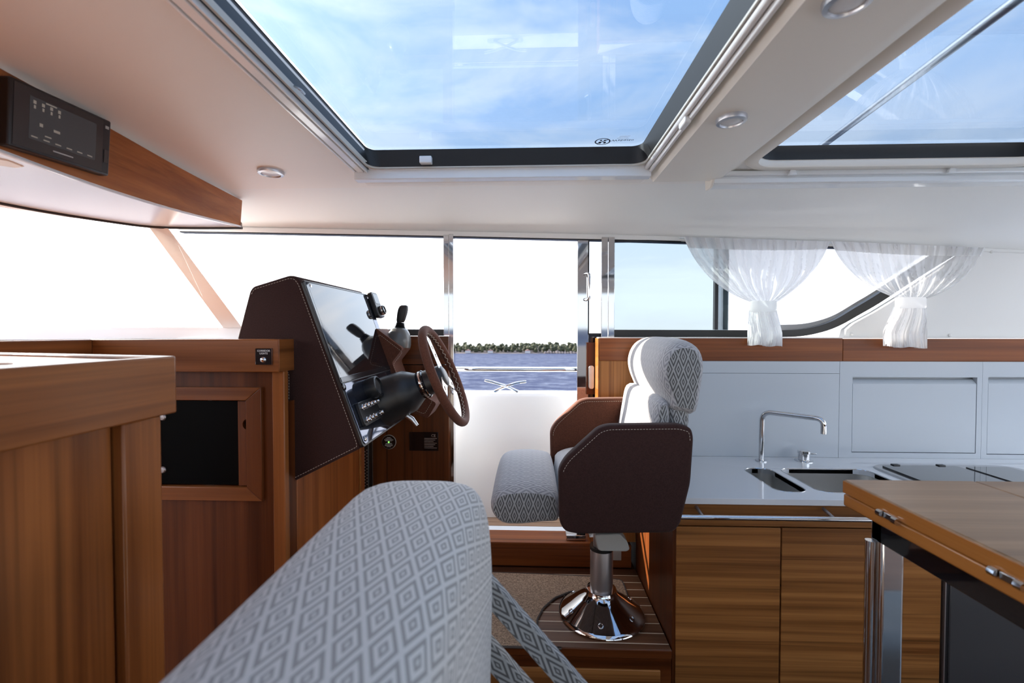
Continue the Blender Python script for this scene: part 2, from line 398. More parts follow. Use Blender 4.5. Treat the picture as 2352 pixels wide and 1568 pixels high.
def round_poly(pts, r, n=4):
    pts = [Vector(p) for p in pts]; out = []; m = len(pts)
    for i in range(m):
        a, b, c = pts[i - 1], pts[i], pts[(i + 1) % m]
        d1 = a - b; d2 = c - b; rr = min(r, d1.length * .45, d2.length * .45)
        p0 = b + d1.normalized() * rr; p1 = b + d2.normalized() * rr
        for k in range(n + 1):
            t = k / n; out.append(p0 * (1 - t) ** 2 + b * 2 * t * (1 - t) + p1 * t * t)
    return out
def resample(pts, n, closed=True):
    pts = [Vector(p) for p in pts]
    if closed: pts = pts + [pts[0]]
    L = [0]
    for a, b in zip(pts, pts[1:]): L.append(L[-1] + (b - a).length)
    out = []; m = n if closed else n - 1; k = 0
    for i in range(n):
        s = L[-1] * i / m
        while k < len(L) - 2 and L[k + 1] < s: k += 1
        t = (s - L[k]) / max(L[k + 1] - L[k], 1e-9); out.append(pts[k].lerp(pts[k + 1], min(1, t)))
    return out
def catmull(pts, n=6, closed=False):
    pts = [Vector(p) for p in pts]; m = len(pts); out = []
    for i in range(m if closed else m - 1):
        g = lambda k: pts[k % m] if closed else pts[min(max(k, 0), m - 1)]
        p0, p1, p2, p3 = g(i - 1), g(i), g(i + 1), g(i + 2)
        for k in range(n):
            t = k / n
            out.append(0.5 * ((2 * p1) + (-p0 + p2) * t + (2 * p0 - 5 * p1 + 4 * p2 - p3) * t * t + (-p0 + 3 * p1 - 3 * p2 + p3) * t ** 3))
    if not closed: out.append(pts[-1])
    return out
def from_curve(cu):
    o = bpy.data.objects.new('tmp', cu); C.objects.link(o)
    dg = bpy.context.evaluated_depsgraph_get(); dg.update()
    me = bpy.data.meshes.new_from_object(o.evaluated_get(dg))
    vs = [v.co.copy() for v in me.vertices]; fs = [list(p.vertices) for p in me.polygons]
    bpy.data.objects.remove(o); bpy.data.meshes.remove(me); return vs, fs
def plate(outer, holes, t0, t1, fn):      # 2-D outline with holes, thickness t0..t1, mapped to the world by fn(a, b, c)
    cu = bpy.data.curves.new('p', 'CURVE'); cu.dimensions = '2D'; cu.fill_mode = 'BOTH'; cu.extrude = (t1 - t0) / 2
    for pts in [outer] + holes:
        sp = cu.splines.new('POLY'); sp.points.add(len(pts) - 1)
        for q, p in zip(sp.points, pts): q.co = (p[0], p[1], 0, 1)
        sp.use_cyclic_u = True
    vs, fs = from_curve(cu)
    mid = (t0 + t1) / 2
    mb = MB(); mb.add([fn(v.x, v.y, v.z + mid) for v in vs], fs)
    # weld
    bm = bmesh.new(); me = bpy.data.meshes.new('w'); me.from_pydata(mb.v, [], mb.f); bm.from_mesh(me); bmesh.ops.remove_doubles(bm, verts=bm.verts, dist=1e-6)
    r = MB(); r.v = [v.co.copy() for v in bm.verts]; bm.verts.index_update(); r.f = [[v.index for v in f.verts] for f in bm.faces]
    bm.free(); bpy.data.meshes.remove(me); return r
def text_mb(body, size, fn, depth=0.0003, align='CENTER'):
    cu = bpy.data.curves.new('t', 'FONT'); cu.body = body; cu.size = size; cu.extrude = depth; cu.align_x = align; cu.align_y = 'CENTER'; cu.resolution_u = 2
    vs, fs = from_curve(cu); return MB().add([fn(v.x, v.y, v.z) for v in vs], fs)
def frame_fn(org, u, v):
    org, u, v = Vector(org), Vector(u).normalized(), Vector(v).normalized(); w = u.cross(v)
    return lambda a, b, c=0.0: org + u * a + v * b + w * c
def stitches(path, w=0.0012, on=0.006, off=0.0035, nrm=Vector((0, -1, 0)), closed=False):
    path = [Vector(p) for p in path]; mb = MB(); d = 0
    L = [0]
    for a, b in zip(path, path[1:]): L.append(L[-1] + (b - a).length)
    def at(s):
        for k in range(len(L) - 1):
            if L[k + 1] >= s: return path[k].lerp(path[k + 1], (s - L[k]) / max(1e-9, L[k + 1] - L[k]))
        return path[-1]
    while d + on < L[-1]:
        a, b = at(d), at(d + on); t = (b - a)
        if t.length > 1e-6:
            t.normalize(); s = t.cross(nrm).normalized() * w / 2; h = nrm * w * 0.5
            mb.add([a - s, a + s, b + s, b - s, a - s + h, a + s + h, b + s + h, b - s + h], [(4, 5, 6, 7), (0, 1, 5, 4), (1, 2, 6, 5), (2, 3, 7, 6), (3, 0, 4, 7)])
        d += on + off
    return mb
def cushion(prof, y0, y1, edge=0.03, shrink=0.03, bulge=0.0, ny=14, crown=(0, 0)):
    """closed x-z outline extruded along y as an upholstered block; returns body and two end panels (uv in metres)"""
    pr = resample(prof, 48); cx = sum(p[0] for p in pr) / 48; cz = sum(p[1] for p in pr) / 48
    L = [0]
    for i in range(48): L.append(L[-1] + (pr[(i + 1) % 48] - pr[i]).length)
    ts = sorted(set([0, .012, .03, .06, .1] + [k / ny for k in range(1, ny)] + [.9, .94, .97, .988, 1]))
    body = MB(); rows = []; uvs = []
    def sec(t):
        yy = y0 + (y1 - y0) * t; e = min(t, 1 - t) * (y1 - y0)
        k = max(0, 1 - e / edge); d = -shrink * (1 - math.sqrt(max(0, 1 - k * k))) + bulge * (1 - (2 * t - 1) ** 4)
        row = []
        for i, p in enumerate(pr):
            a, b = pr[i - 1], pr[(i + 1) % 48]; tn = (b - a).normalized(); nr = Vector((tn.y, -tn.x))
            if nr.dot(Vector((p[0] - cx, p[1] - cz))) < 0: nr = -nr
            up = max(0, nr.y); cr = (1 - (2 * t - 1) ** 2)
            row.append(Vector((p[0] + nr.x * d, yy, p[1] + nr.y * d + crown[0] * up * cr)))
        return row
    for t in ts:
        row = sec(t); rows.append(row + [row[0]]); uvs.append([(y0 + (y1 - y0) * t, l) for l in L])
    body.grid(rows, uvs)
    ends = []
    for t in (0, 1):
        row = sec(t); c = Vector((cx, row[0].y, cz)); m = MB(); rr = []
        for f in (1, .8, .55, .3, .08):
            puff = (0.006 * math.sqrt(max(0, 1 - f * f))) * (-1 if t == 0 else 1)
            r_ = [c + (p - c) * f + Vector((0, puff, 0)) for p in row]; rr.append(r_ + [r_[0]])
        m.grid(rr, [[(p.x, p.z) for p in r_] for r_ in rr])
        m.add([p.copy() for p in rr[-1][:-1]], [list(range(48))], [[(p.x, p.z) for p in rr[-1][:-1]]])
        ends.append(m)
    return body, ends
# ================================================================== SETTING
ZC = 2.07; YW = 2.2; ZP = 0.417; YG = 1.55      # ceiling, side wall, helm platform, galley front
def st(o, label, cat): return tag(o, label, cat, kind='structure')
def lerp_pts(pts, x):
    for a, b in zip(pts, pts[1:]):
        if x <= b[0] or b is pts[-1]: return a[1] + (b[1] - a[1]) * (x - a[0]) / (b[0] - a[0])
HD = [(p.x, p.z) for p in (P(340, 521, y=YW), P(555, 524, y=YW), P(1040, 533, y=YW), P(1410, 541, y=YW), P(1900, 556, y=YW), P(2260, 572, y=YW), P(2600, 588, y=YW))]
def hz(x): return lerp_pts(HD, max(x, HD[0][0] - 1))

# floors
o = box('floor', 'sole_x', None, -1.5, 3.2, -1.7, 2.2, -0.04, 0.0); st(o, 'dark wooden saloon sole of the lower walkway', 'floor')
o = box('floor_dinette', 'sole_x', None, -0.62, 3.2, -1.7, 0.98, 0.0, ZP, bevel=.004); st(o, 'raised wooden dinette floor under table and bench', 'floor')

# ceiling with two hatch openings and a cove that falls to the side wall
XA, XB = -1.22, 3.2
H1 = (-0.555, 0.392, -0.75, 1.585); H2 = (0.757, 1.72, -0.75, 1.60)
cp = plate([(XA, -1.7), (XB, -1.7), (XB, 1.8), (XA, 1.8)], [rrect(H1[0] - .005, H1[1] + .005, H1[2] - .005, H1[3] + .005, 0.03), rrect(H2[0] - .012, H2[1] + .012, H2[2] - .012, H2[3] + .012, 0.10)], ZC, ZC + .05, lambda a, b, c: Vector((a, b, c)))
ceil = cp.build('ceiling', 'headliner', None, smooth=30); st(ceil, 'beige headliner with two large roof hatch openings', 'ceiling')
rows = []
NX = 40
for s in [0, .12, .25, .4, .55, .7, .85, 1]:
    r_ = []
    for k in range(NX + 1):
        x = XA - 0.55 + (XB - XA + .55) * k / NX; zb = hz(x)
        yy = 1.8 + 0.4 * (1 - (1 - s) ** 1.35); zz = ZC - (ZC - zb) * (s ** 2.4)
        r_.append(Vector((x, yy, zz)))
    rows.append(r_)
cv = MB().grid(rows); back = [[p + Vector((0, .012, .045)) for p in r_] for r_ in rows]; cv.grid([r_[::-1] for r_ in back])
cv.build('cove', 'headliner_light', ceil, smooth=60, fix=False)
# ceiling strip ahead of the overhead panel
box('cove', 'headliner', ceil, -1.9, XA, -1.7, 1.8, ZC, ZC + .05)

# window header rail (trim) along the side
path = [Vector((x, YW - .002, hz(x) - .004)) for x in [XA - .5 + 4.87 * k / 30 for k in range(31)]]
loops = [[p + Vector((0, -.012, .006)), p + Vector((0, .03, .006)), p + Vector((0, .03, -.016)), p + Vector((0, -.012, -.016))] for p in path]
o = MB().loft(loops).build('trim_1', 'headliner_light', None, bevel=.002); st(o, 'white header rail running above side windows and door', 'trim')
loops = [[p + Vector((0, -.004, -.016)), p + Vector((0, .03, -.016)), p + Vector((0, .03, -.0215)), p + Vector((0, -.004, -.0215))] for p in path]
MB().loft(loops).build('rubber_seal', 'black_seal', o)

# side wall, lower part: outside skin in two pieces left and right of the door
XD0 = P(1036, 900, y=YW).x; XD1 = P(1330, 900, y=YW).x
o = box('wall_starboard', 'gelcoat', None, -1.75, XD0 - .03, YW + .0, YW + .05, 0.0, 1.462); st(o, 'lower side wall under the forward side window', 'wall')
o2 = box('wall_aft_starboard', 'gelcoat', None, XD1 + .1, XB, YW + .0, YW + .05, 0.0, 1.462); st(o2, 'lower side wall behind the galley', 'wall')
# white inner wall panel aft, with the swept window corner
pp = [(1938, 776), (1944, 756), (1962, 742), (2010, 716), (2075, 676), (2150, 625), (2225, 575)]
pts = [P(a, b, y=2.15) for a, b in pp] + [Vector((XB - .05, 2.15, hz(XB - .05) - .012)), Vector((XB - .05, 2.15, 1.4665))]
pw = MB().prism(pts, (0, .04, 0)).build('wall_aft', 'panel_white', None, bevel=.004); st(pw, 'cream white wall panel aft of the curtains', 'wall')
for a, b in ((2278, 578), (1957, 767), (2182, 770)):
    q = P(a, b, y=2.147); MB().lathe([(.0065, 0), (.0065, -.002), (.004, -.004), (0, -.0045)][::1], q, (0, 1, 0), 16).build('snap_button', 'panel_white', pw)
o = MB().box(-1.9, 3.2, -1.78, -1.7, 0, 1.30).box(-1.9, 3.2, -1.78, -1.7, 2.0, 2.12).build('wall_port', 'panel_white', None); st(o, 'white port side wall with a long window band', 'wall')
wp_ = thing('window_4', 'long port side window behind the viewpoint', 'window', (.6, -1.74, 1.30), kind='structure')
MB().box(-1.9, 3.2, -1.742, -1.737, 1.30, 2.0).build('pane', 'glass_port', wp_, smooth=0)
o = box('wall_stern', 'panel_white', None, 3.2, 3.26, -1.7, 2.2, 0, 0.5); st(o, 'low white wall at the stern end', 'wall')

# wood band (two boards) on the side wall over the galley
yb = 2.075
b0 = P(1377, 800, y=yb).x; bj = P(1936, 800, y=yb).x; bz1 = 1.4672; bz0 = P(1800, 829, y=yb).z
o = MB().box(b0, bj - .0007, yb, yb + .12, bz0, bz1).build('trim_2', 'teakred_x', None, bevel=.0015); st(o, 'teak rail board under the window beside the helm seat', 'trim')
o = MB().box(bj + .0007, XB - .05, yb, yb + .075, bz0, bz1 - .002).build('trim_3', 'teakred_x', None, bevel=.0015); st(o, 'teak rail board under the white wall panel', 'trim')
# thin white ledge above band
o = MB().box(b0, XB - .4, yb + .02, YW - .03, bz1, bz1 + .004).build('trim_4', 'headliner_light', None); st(o, 'thin white ledge on top of teak rail', 'trim')

# ---------------- aft side window
YA = 2.19
def W2(a, b, y=YA): return P(a, b, y=y)
low = [(1404, 774), (1600, 774), (1780, 774), (1840, 772), (1890, 762), (1930, 747), (1975, 722), (2020, 696), (2090, 650), (2160, 606), (2215, 574)]
up_ = [(1404, 757), (1600, 757.5), (1780, 758), (1838, 756), (1880, 748), (1918, 734), (1962, 708), (2004, 683), (2072, 639), (2135, 598), (2175, 573)]
win2 = thing('window_1', 'aft side window with swept black lower frame behind the curtains', 'window', W2(1700, 774), kind='structure')
A = catmull([W2(*p) for p in low], 4); B = catmull([W2(*p) for p in up_], 4)
mb = MB(); off = Vector((0, .03, 0))
loops = [[a, b, b + off, a + off] for a, b in zip(A, B)]
mb.loft(loops).build('frame', 'black_band', win2)
sp = 1655
def pane(x0, x1, y, mat, th=.005):
    top = []; bot = []
    for k in range(25):
        px = x0 + (x1 - x0) * k / 24
        if px > 2180: break
        yb_ = None
        for (ax, ay), (bx, by) in zip(up_, up_[1:]):
            if ax <= px <= bx: yb_ = ay + (by - ay) * (px - ax) / (bx - ax)
        q = P(px, yb_ + 3, y=y); bot.append(q); top.append(Vector((q.x, y, hz(q.x) - .018)))
    t2 = Vector((0, th, 0)); loops = [[b, t, t + t2, b + t2] for b, t in zip(bot, top)]
    return MB().loft(loops).build('pane', mat, win2, smooth=0)
pane(1410, 1672, YA + .004, 'glass_tint'); pane(1642, 2170, YA + .016, 'glass_light')
# sliding pane edge profiles
q0 = P(1641, 757, y=YA + .002); q1 = P(1649, 757, y=YA)
MB().box(q0.x, q1.x, YA - .001, YA + .022, q0.z, hz(q0.x) - .02).build('pane_seal', 'black_seal', win2)
q0 = P(1662, 757, y=YA); q1 = P(1675, 757, y=YA)
MB().box(q0.x, q1.x, YA + .010, YA + .030, q0.z, hz(q0.x) - .02).build('pane_edge', 'chrome', win2)
q0 = P(1410, 757, y=YA); 
MB().box(q0.x, W2(1575, 757).x, YA - .004, YA + .02, hz(q0.x) - .032, hz(q0.x) - .024).build('frame', 'black_seal', win2)
# white outer gunwale curve seen beyond the swept frame
pts = catmull([P(a, b - 12, y=YA + .05) for a, b in up_[2:]], 4)
loops = [[p + Vector((0, 0, -.03)), p, p + Vector((0, .05, 0)), p + Vector((0, .05, -.03))] for p in pts]
o = MB().loft(loops).build('trim_5', 'gelcoat', None); st(o, 'white outer moulding following the swept window corner', 'trim')

# ---------------- forward side window
win1 = thing('window_2', 'forward side window beside the helm', 'window', P(800, 770, y=YW), kind='structure')
xl = -1.53; xr = P(1019, 700, y=YW).x
pl = Vector((-1.40, YW, 1.47))
top = [Vector((x, YW + .002, hz(x) - .018)) for x in (xl, -1.2, -.8, xr)]; bot = [Vector((x, YW + .002, 1.485)) for x in (-1.38, -1.15, -.8, xr)]
t2 = Vector((0, .005, 0))
MB().loft([[b, t, t + t2, b + t2] for b, t in zip(bot, top)]).build('pane', 'glass_clear', win1, smooth=0)
MB().box(-1.36, xr, YW - .006, YW + .02, P(900, 771, y=YW).z, P(900, 756, y=YW).z).build('frame', 'black_seal', win1, bevel=.002)

# ---------------- windshield, pillar, dash coaming
TP = [P(556, 523, z=1.945), P(440, 523, z=1.942), P(345, 520, z=1.938), P(250, 508, z=1.935), P(120, 488, z=1.93), P(0, 466, z=1.925), P(-220, 420, z=1.92), P(-600, 330, z=1.915)]
TP = catmull(TP, 4)
ws = thing('window_3', 'wide curved windshield glass ahead of the helm', 'window', (-1.7, 1.2, 1.5), kind='structure')
idx = [p for p in TP if p.x < -1.52]
def wbase(p): return Vector((p.x + .05, p.y + .22, 1.505))
t2 = Vector((-.005, .003, 0))
MB().loft([[wbase(p), p, p + t2, wbase(p) + t2] for p in idx]).build('pane', 'glass_clear', ws, smooth=0)
MB().tube(TP, .0065, 8).build('rubber_seal', 'black_seal', ws)
# overhang outside above the seal
ov = [[p + Vector((-.02, .012, .03)), p + Vector((-.09, .10, .035 - .05 * min(1, max(0, (-1.6 - p.x) / .3)))), p + Vector((-.09, .10, .07)), p + Vector((-.02, .012, .07))] for p in TP if p.x < -1.5]
MB().loft(ov).build('outer_brow', 'gelcoat', ws)
# pillar
a0, a1 = P(343, 523, z=1.935), P(386, 524, z=1.935); b0_, b1_ = P(512, 752, y=2.24), P(556, 752, y=2.24)
o = MB().hexa([a0, a1, b1_, b0_], [a0 + Vector((-.03, .05, 0)), a1 + Vector((-.03, .05, 0)), b1_ + Vector((-.03, .05, 0)), b0_ + Vector((-.03, .05, 0))]).build('pillar', 'pillar_metal', None, bevel=.001)
st(o, 'slanted polished pillar between windshield and side window', 'pillar'); o.name = 'trim_6'
# coaming (white dash edge)
pts = [P(-500, 753, y=1.75), P(0, 753, y=2.0), P(200, 752, y=2.12), P(400, 751.5, y=2.2), P(560, 752, y=2.26), P(700, 752, y=2.26)]
pts = catmull(pts, 4)
loops = [[p, p + Vector((0, .3, 0)), p + Vector((0, .3, -.12)), p + Vector((0, 0, -.055))] for p in pts]
o = MB().loft(loops).build('trim_7', 'gelcoat', None); st(o, 'white dashboard coaming below the windshield', 'trim')
# dash top (varnished), behind the fiddle rail
o = MB().prism([Vector((-2.6, -.6, 1.464)), Vector((-.95, -.6, 1.464)), Vector((-.95, 2.3, 1.464)), Vector((-2.6, 2.3, 1.464))][0:0] or [Vector((-3.2, 1.406, 1.40)), Vector((-1.02, 1.406, 1.40)), Vector((-1.02, 2.2, 1.40)), Vector((-3.2, 2.2, 1.40))], (0, 0, .055)).build('dash_shelf', 'teak_x', None, bevel=.003)
tag(o, 'varnished teak dashboard shelf behind the corner fiddle rail', 'shelf')

# ---------------- overhead fascia and soffit
FE = P(557, 458, y=1.93); 
ft = [P(557, 460, y=1.93), P(420, 388, z=2.052), P(250, 292, z=2.058), P(0, 155, z=2.062), P(-260, 10, z=2.064), P(-900, -350, z=2.064)]
fb = [P(553, 519, y=1.93), P(420, 486, y=ft[1].y), P(250, 435, y=ft[2].y), P(0, 345, y=ft[3].y), P(-260, 240, y=ft[4].y), P(-900, -30, y=ft[5].y)]
FT = catmull(ft, 5); FB = catmull(fb, 5)
oh = thing('overhead_panel', 'teak overhead fascia above the windshield with white underside', 'panel', (-1.2, 1.4, 1.9), kind='structure')
oh.name = 'trim_8'
t2 = Vector((-.022, 0, 0))
MB().loft([[b, t, t + t2, b + t2] for b, t in zip(FB, FT)]).build('fascia_board', 'fascia_y', oh, bevel=.003)
# light edge bead below fascia
MB().tube([p + Vector((.002, 0, -.003)) for p in FB], .0035, 6).build('edge_bead', 'alu_white', oh)
# soffit from fascia bottom to seal
sf = resample(FB, 24, False); sl_ = resample(TP, 24, False)
MB().loft([[a, b + Vector((.004, -.004, .002)), b + Vector((0, 0, .02)), a + Vector((0, 0, .02))] for a, b in zip(sf, sl_)]).build('soffit', 'gelcoat', oh)
# oblong moulding on soffit, far left
mp_ = [P(-60, 358, z=1.888), P(20, 368, z=1.888), P(62, 385, z=1.888), P(40, 388, z=1.888), P(-60, 372, z=1.888)]
MB().prism(round_poly(mp_, .01, 3), (0, 0, .03)).build('soffit_moulding', 'beam', oh, bevel=.006, seg=3)
# fascia frame for the screen
fo = P(125, 290, x=-1.125)
# ================================================================== OUTSIDE
TILT = math.tan(R(2.4))
def zsea(y): return -0.75 - TILT * y
mb = MB(); ys = [-60, 2.9, 6, 12, 25, 60, 140, 297]; xs = [-500, -120, -40, -10, 10, 40, 120, 500]
mb.grid([[Vector((x, y, zsea(y))) for x in xs] for y in ys])
mb.build('sea', 'water', None, fix=False, label='rippled blue sea between the boat and the wooded shore', cat='sea', kind='stuff')
o = MB().grid([[Vector((x, 295 + 6 * math.sin(x * .021) + 2 * math.sin(x * .09), zsea(295) - .3 + 0)) for x in range(-500, 501, 20)],
               [Vector((x, 303, zsea(303) + .9)) for x in range(-500, 501, 20)], [Vector((x, 312, zsea(312) + 1.9)) for x in range(-500, 501, 20)], [Vector((x, 380, zsea(380) + 5)) for x in range(-500, 501, 20)]]).build('ground', 'sand', None, fix=False)
tag(o, 'sandy far shore strip at the waterline', 'ground', kind='structure')
# trees: four crown shapes, copied
protos = []
def make_tree(seed, wide, tall):
    rnd = random.Random(seed); bm = bmesh.new()
    for k in range(9):
        a = rnd.uniform(0, 6.28); rr = rnd.uniform(0, wide * .55) if k else 0
        c = Vector((math.cos(a) * rr, math.sin(a) * rr * .7, tall * rnd.uniform(.2, .84) if k else tall * .5)); r0 = wide * rnd.uniform(.28, .5)
        t = bmesh.ops.create_icosphere(bm, subdivisions=2, radius=r0)
        for v in t['verts']:
            n_ = mnoise.noise(v.co * 1.7 + Vector((seed * 3.1, k, 0)))
            v.co = v.co * (1 + .38 * n_); v.co.z *= .78; v.co += c
    me = bpy.data.meshes.new('crown'); bm.to_mesh(me); bm.free(); me.materials.append(MATS['foliage'])
    me.polygons.foreach_set('use_smooth', [False] * len(me.polygons))
    root = thing('shore_tree', 'dark green pine in the tree line on the far shore', 'tree', (0, 0, 0), 'trees along the far shore')
    cr = bpy.data.objects.new('crown', me); C.objects.link(cr); cr.parent = root
    MB().tube([(0, 0, -1.0), (.1, 0, tall * .3), (0, 0, tall * .6)], [.28, .2, .1], 6).build('trunk', 'bark', root)
    return root
protos = [make_tree(1, 2.9, 7.6), make_tree(2, 3.1, 6.8), make_tree(3, 2.8, 7.2), make_tree(4, 3.1, 6.2)]
rnd = random.Random(11); used = set()
for row, (yy, n, dz) in enumerate(((303, 42, -.5), (308, 42, .1), (314, 42, .8), (320, 42, 1.5), (326, 42, 2.2))):
    for k in range(n):
        x = -108 + 216 * (k + (row % 2) * .5 + rnd.uniform(-.08, .08)) / n; pi = rnd.randrange(4); src = protos[pi]
        if pi not in used: used.add(pi); o = src
        else: o = clone(src)
        y = yy + rnd.uniform(-.5, .5); o.location = Vector((x, y, zsea(y) + dz + rnd.uniform(-.2, .3)))
        s = rnd.uniform(.72, 1.02) * (1.0 + .0015 * x); o.scale = (s, s, s); o.rotation_euler.z = rnd.uniform(0, 6.28)
# rocks on the shore
rk = random.Random(5)
pos_words = ['leftmost', 'low', 'rounded', 'broad', 'pale', 'tall', 'grey', 'split', 'flat', 'pinkish', 'large', 'rightmost']
for k in range(12):
    c = P(1252 + 6.6 * k, 805, y=299); bm = bmesh.new(); t = bmesh.ops.create_icosphere(bm, subdivisions=2, radius=rk.uniform(.72, .9))
    for v in t['verts']: v.co *= 1 + .35 * mnoise.noise(v.co * .9 + Vector((k * 5, 0, 0))); v.co.z *= .65
    me = bpy.data.meshes.new('shore_rock'); bm.to_mesh(me); bm.free(); me.materials.append(MATS['rock'])
    o = bpy.data.objects.new('shore_rock', me); C.objects.link(o); o.scale = (1, 1, rk.uniform(1.0, 1.7)); o.location = Vector((c.x, 299.3, zsea(299) + .75))
    tag(o, 'grey-pink boulder on the right end of the far shore', 'rock', 'boulders on the far shore')
for k, (px, lab) in enumerate(((1076, 'small white hut at the left end of the far shore'), (1127, 'small white hut among the trees, second from the left on the far shore'), (1212, 'small white hut among the trees in the middle of the far shore'))):
    c = P(px, 803, y=300); z0 = zsea(300) + .4
    h = thing('shore_hut', lab, 'house', (c.x, 297, z0), 'huts on the far shore')
    MB().box(c.x - 1.7, c.x + 1.7, 296.2, 298, z0, z0 + 1.6).build('wall', 'hut_wall', h)
    MB().prism([(c.x - 1.9, 296, z0 + 1.6), (c.x + 1.9, 296, z0 + 1.6), (c.x, 296, z0 + 2.5)], (0, 2.2, 0)).build('roof', 'hut_roof', h)

# side deck with teak strips and white bulwark
zd = 0.485
sd = thing('side_deck', 'teak laid side deck outside the open door', 'deck', (0, 2.35, zd), kind='structure'); sd.name = 'floor_sidedeck'
MB().box(-2.2, 3.2, YW + .05, 2.47, zd - .04, zd - .004).build('deck_base', 'caulk_dark', sd)
k = 0
y = YW + .055
while y < 2.46:
    MB().box(-2.2, 3.2, y, min(y + .044, 2.465), zd - .004, zd).build('plank', 'deck_x', sd); y += .048
bw = thing('bulwark', 'white bulwark outside the open side door', 'bulwark', (0, 2.5, zd), kind='structure'); bw.name = 'wall_bulwark'
zb1 = P(1180, 903, y=2.5).z
MB().loft([[Vector((x, 2.455, zd)), Vector((x, 2.47, zd + .1)), Vector((x, 2.49, zb1 - .02)), Vector((x, 2.5, zb1)), Vector((x, 2.62, zb1)), Vector((x, 2.63, zb1 - .03)), Vector((x, 2.62, -.6)), Vector((x, 2.57, -.6))] for x in (-2.6, -1, .3, 3.4)]).build('shell', 'gelcoat', bw, smooth=50)
# the boat around the cabin: foredeck, port side deck and bulwark, cockpit
o = MB().loft([[Vector((x, -2.2, z)), Vector((x, -1.2, z + .05)), Vector((x, 0.2, z + .07)), Vector((x, 1.6, z + .05)), Vector((x, 2.62, z)), Vector((x, 2.6, -.6)), Vector((x, -2.2, -.6))] for x, z in ((-6.5, 1.42), (-4, 1.34), (-2.75, 1.30))]).build('floor_foredeck', 'gelcoat', None, smooth=40); st(o, 'white foredeck ahead of the windshield', 'deck')
o = box('floor_portdeck', 'gelcoat', None, -2.75, 3.2, -2.2, -1.79, .40, .48); st(o, 'white port side deck', 'deck')
o = box('wall_port_bulwark', 'gelcoat', None, -2.75, 5.8, -2.32, -2.2, -.6, 1.15); st(o, 'white port bulwark', 'bulwark')
o = box('floor_cockpit', 'gelcoat', None, 3.27, 5.8, -2.19, 2.45, .25, .35); st(o, 'white aft cockpit sole', 'deck')
rl = thing('guard_rail', 'polished steel guard rail above the white bulwark', 'railing', (0, 2.56, zb1))
zr = P(1180, 848, y=2.56).z
MB().tube([(-2.5, 2.56, zr), (3.3, 2.56, zr)], .0145, 14).build('top_tube', 'chrome', rl)
for x in (-1.9, -.75, .62, 1.8):
    q = MB().tube([(x, 2.56, zb1), (x, 2.56, zr)], .010, 10); q.lathe([(.026, 0), (.026, .006), (.012, .012)], (x, 2.56, zb1)); q.build('stanchion', 'chrome', rl)
cl_ = thing('mooring_cleat', 'crossed polished steel mooring cleat on the bulwark top', 'cleat', P(1160, 902, y=2.55))
yc = 2.55; K = lambda a, b: P(a, b, y=yc)
MB().tube(catmull([K(1113, 873), K(1135, 878), K(1165, 888), K(1190, 899)], 4), [.006] + [.0075] * 11 + [.009], 10).build('horn', 'chrome', cl_)
MB().tube(catmull([K(1209, 876), K(1187, 879), K(1160, 888), K(1135, 899)], 4), [.006] + [.0075] * 11 + [.009], 10).build('horn', 'chrome', cl_)
q0, q1 = K(1120, 901), K(1200, 901)
MB().prism([(a, b, q0.z - .002) for a, b in rrect(q0.x, q1.x, yc - .02, yc + .02, .015, 4)], (0, 0, .006)).build('base_plate', 'chrome', cl_)

# ================================================================== DOOR
door = thing('door_1', 'open sliding side door with polished frame parked behind the helm seat', 'door', (XD1 + .06, YW, zd), kind='structure')
def vbox(px0, px1, y0, y1, z0, z1, name, mat, parent, bevel=.0015):
    a = P(px0, 760, y=y0).x; b = P(px1, 760, y=y0).x
    return MB().box(a, b, y0, y1, z0, z1).build(name, mat, parent, bevel=bevel)
ztop = hz(.3) - .02
vbox(1326, 1352, 2.20, 2.235, zd + .01, ztop, 'stile', 'chrome', door)
zg0 = P(1360, 768, y=2.2).z; 
vbox(1351, 1384, 2.205, 2.22, zd + .01, zg0, 'lower_panel', 'black_metal', door)
vbox(1349.5, 1353, 2.2, 2.215, zg0, ztop, 'pane_seal', 'black_seal', door); 
a = P(1351, 760, y=2.2).x; b = P(1382, 760, y=2.2).x
MB().box(a, b, 2.2, 2.215, zg0, zg0 + .006).build('pane_seal', 'black_seal', door); MB().box(a, b, 2.2, 2.215, ztop - .006, ztop).build('pane_seal', 'black_seal', door)
MB().box(a, b, 2.207, 2.212, zg0, ztop).build('pane', 'glass_light', door, smooth=0)
hp = fillet([P(1342, 629, y=2.2), P(1342, 629, y=2.2) + Vector((.02, -.03, 0)), P(1342, 688, y=2.2) + Vector((.02, -.03, 0)), P(1342, 688, y=2.2)], .014)
MB().tube(hp, .0065, 12).build('handle', 'chrome', door)
# grey recessed grip lower down with wood backing
MB().box(P(1347, 800, y=2.19).x, P(1371, 800, y=2.19).x, 2.185, 2.2, P(1350, 905, y=2.19).z, P(1350, 786, y=2.19).z).build('wood_infill', 'teakdark_z', door, bevel=.001)
g0, g1 = P(1352, 893, y=2.18), P(1365, 839, y=2.18)
MB().prism([(a, 2.175, b) for a, b in rrect(g0.x, g1.x, g0.z, g1.z, .011, 5)], (0, .012, 0)).build('grip', 'alu', door, bevel=.002)
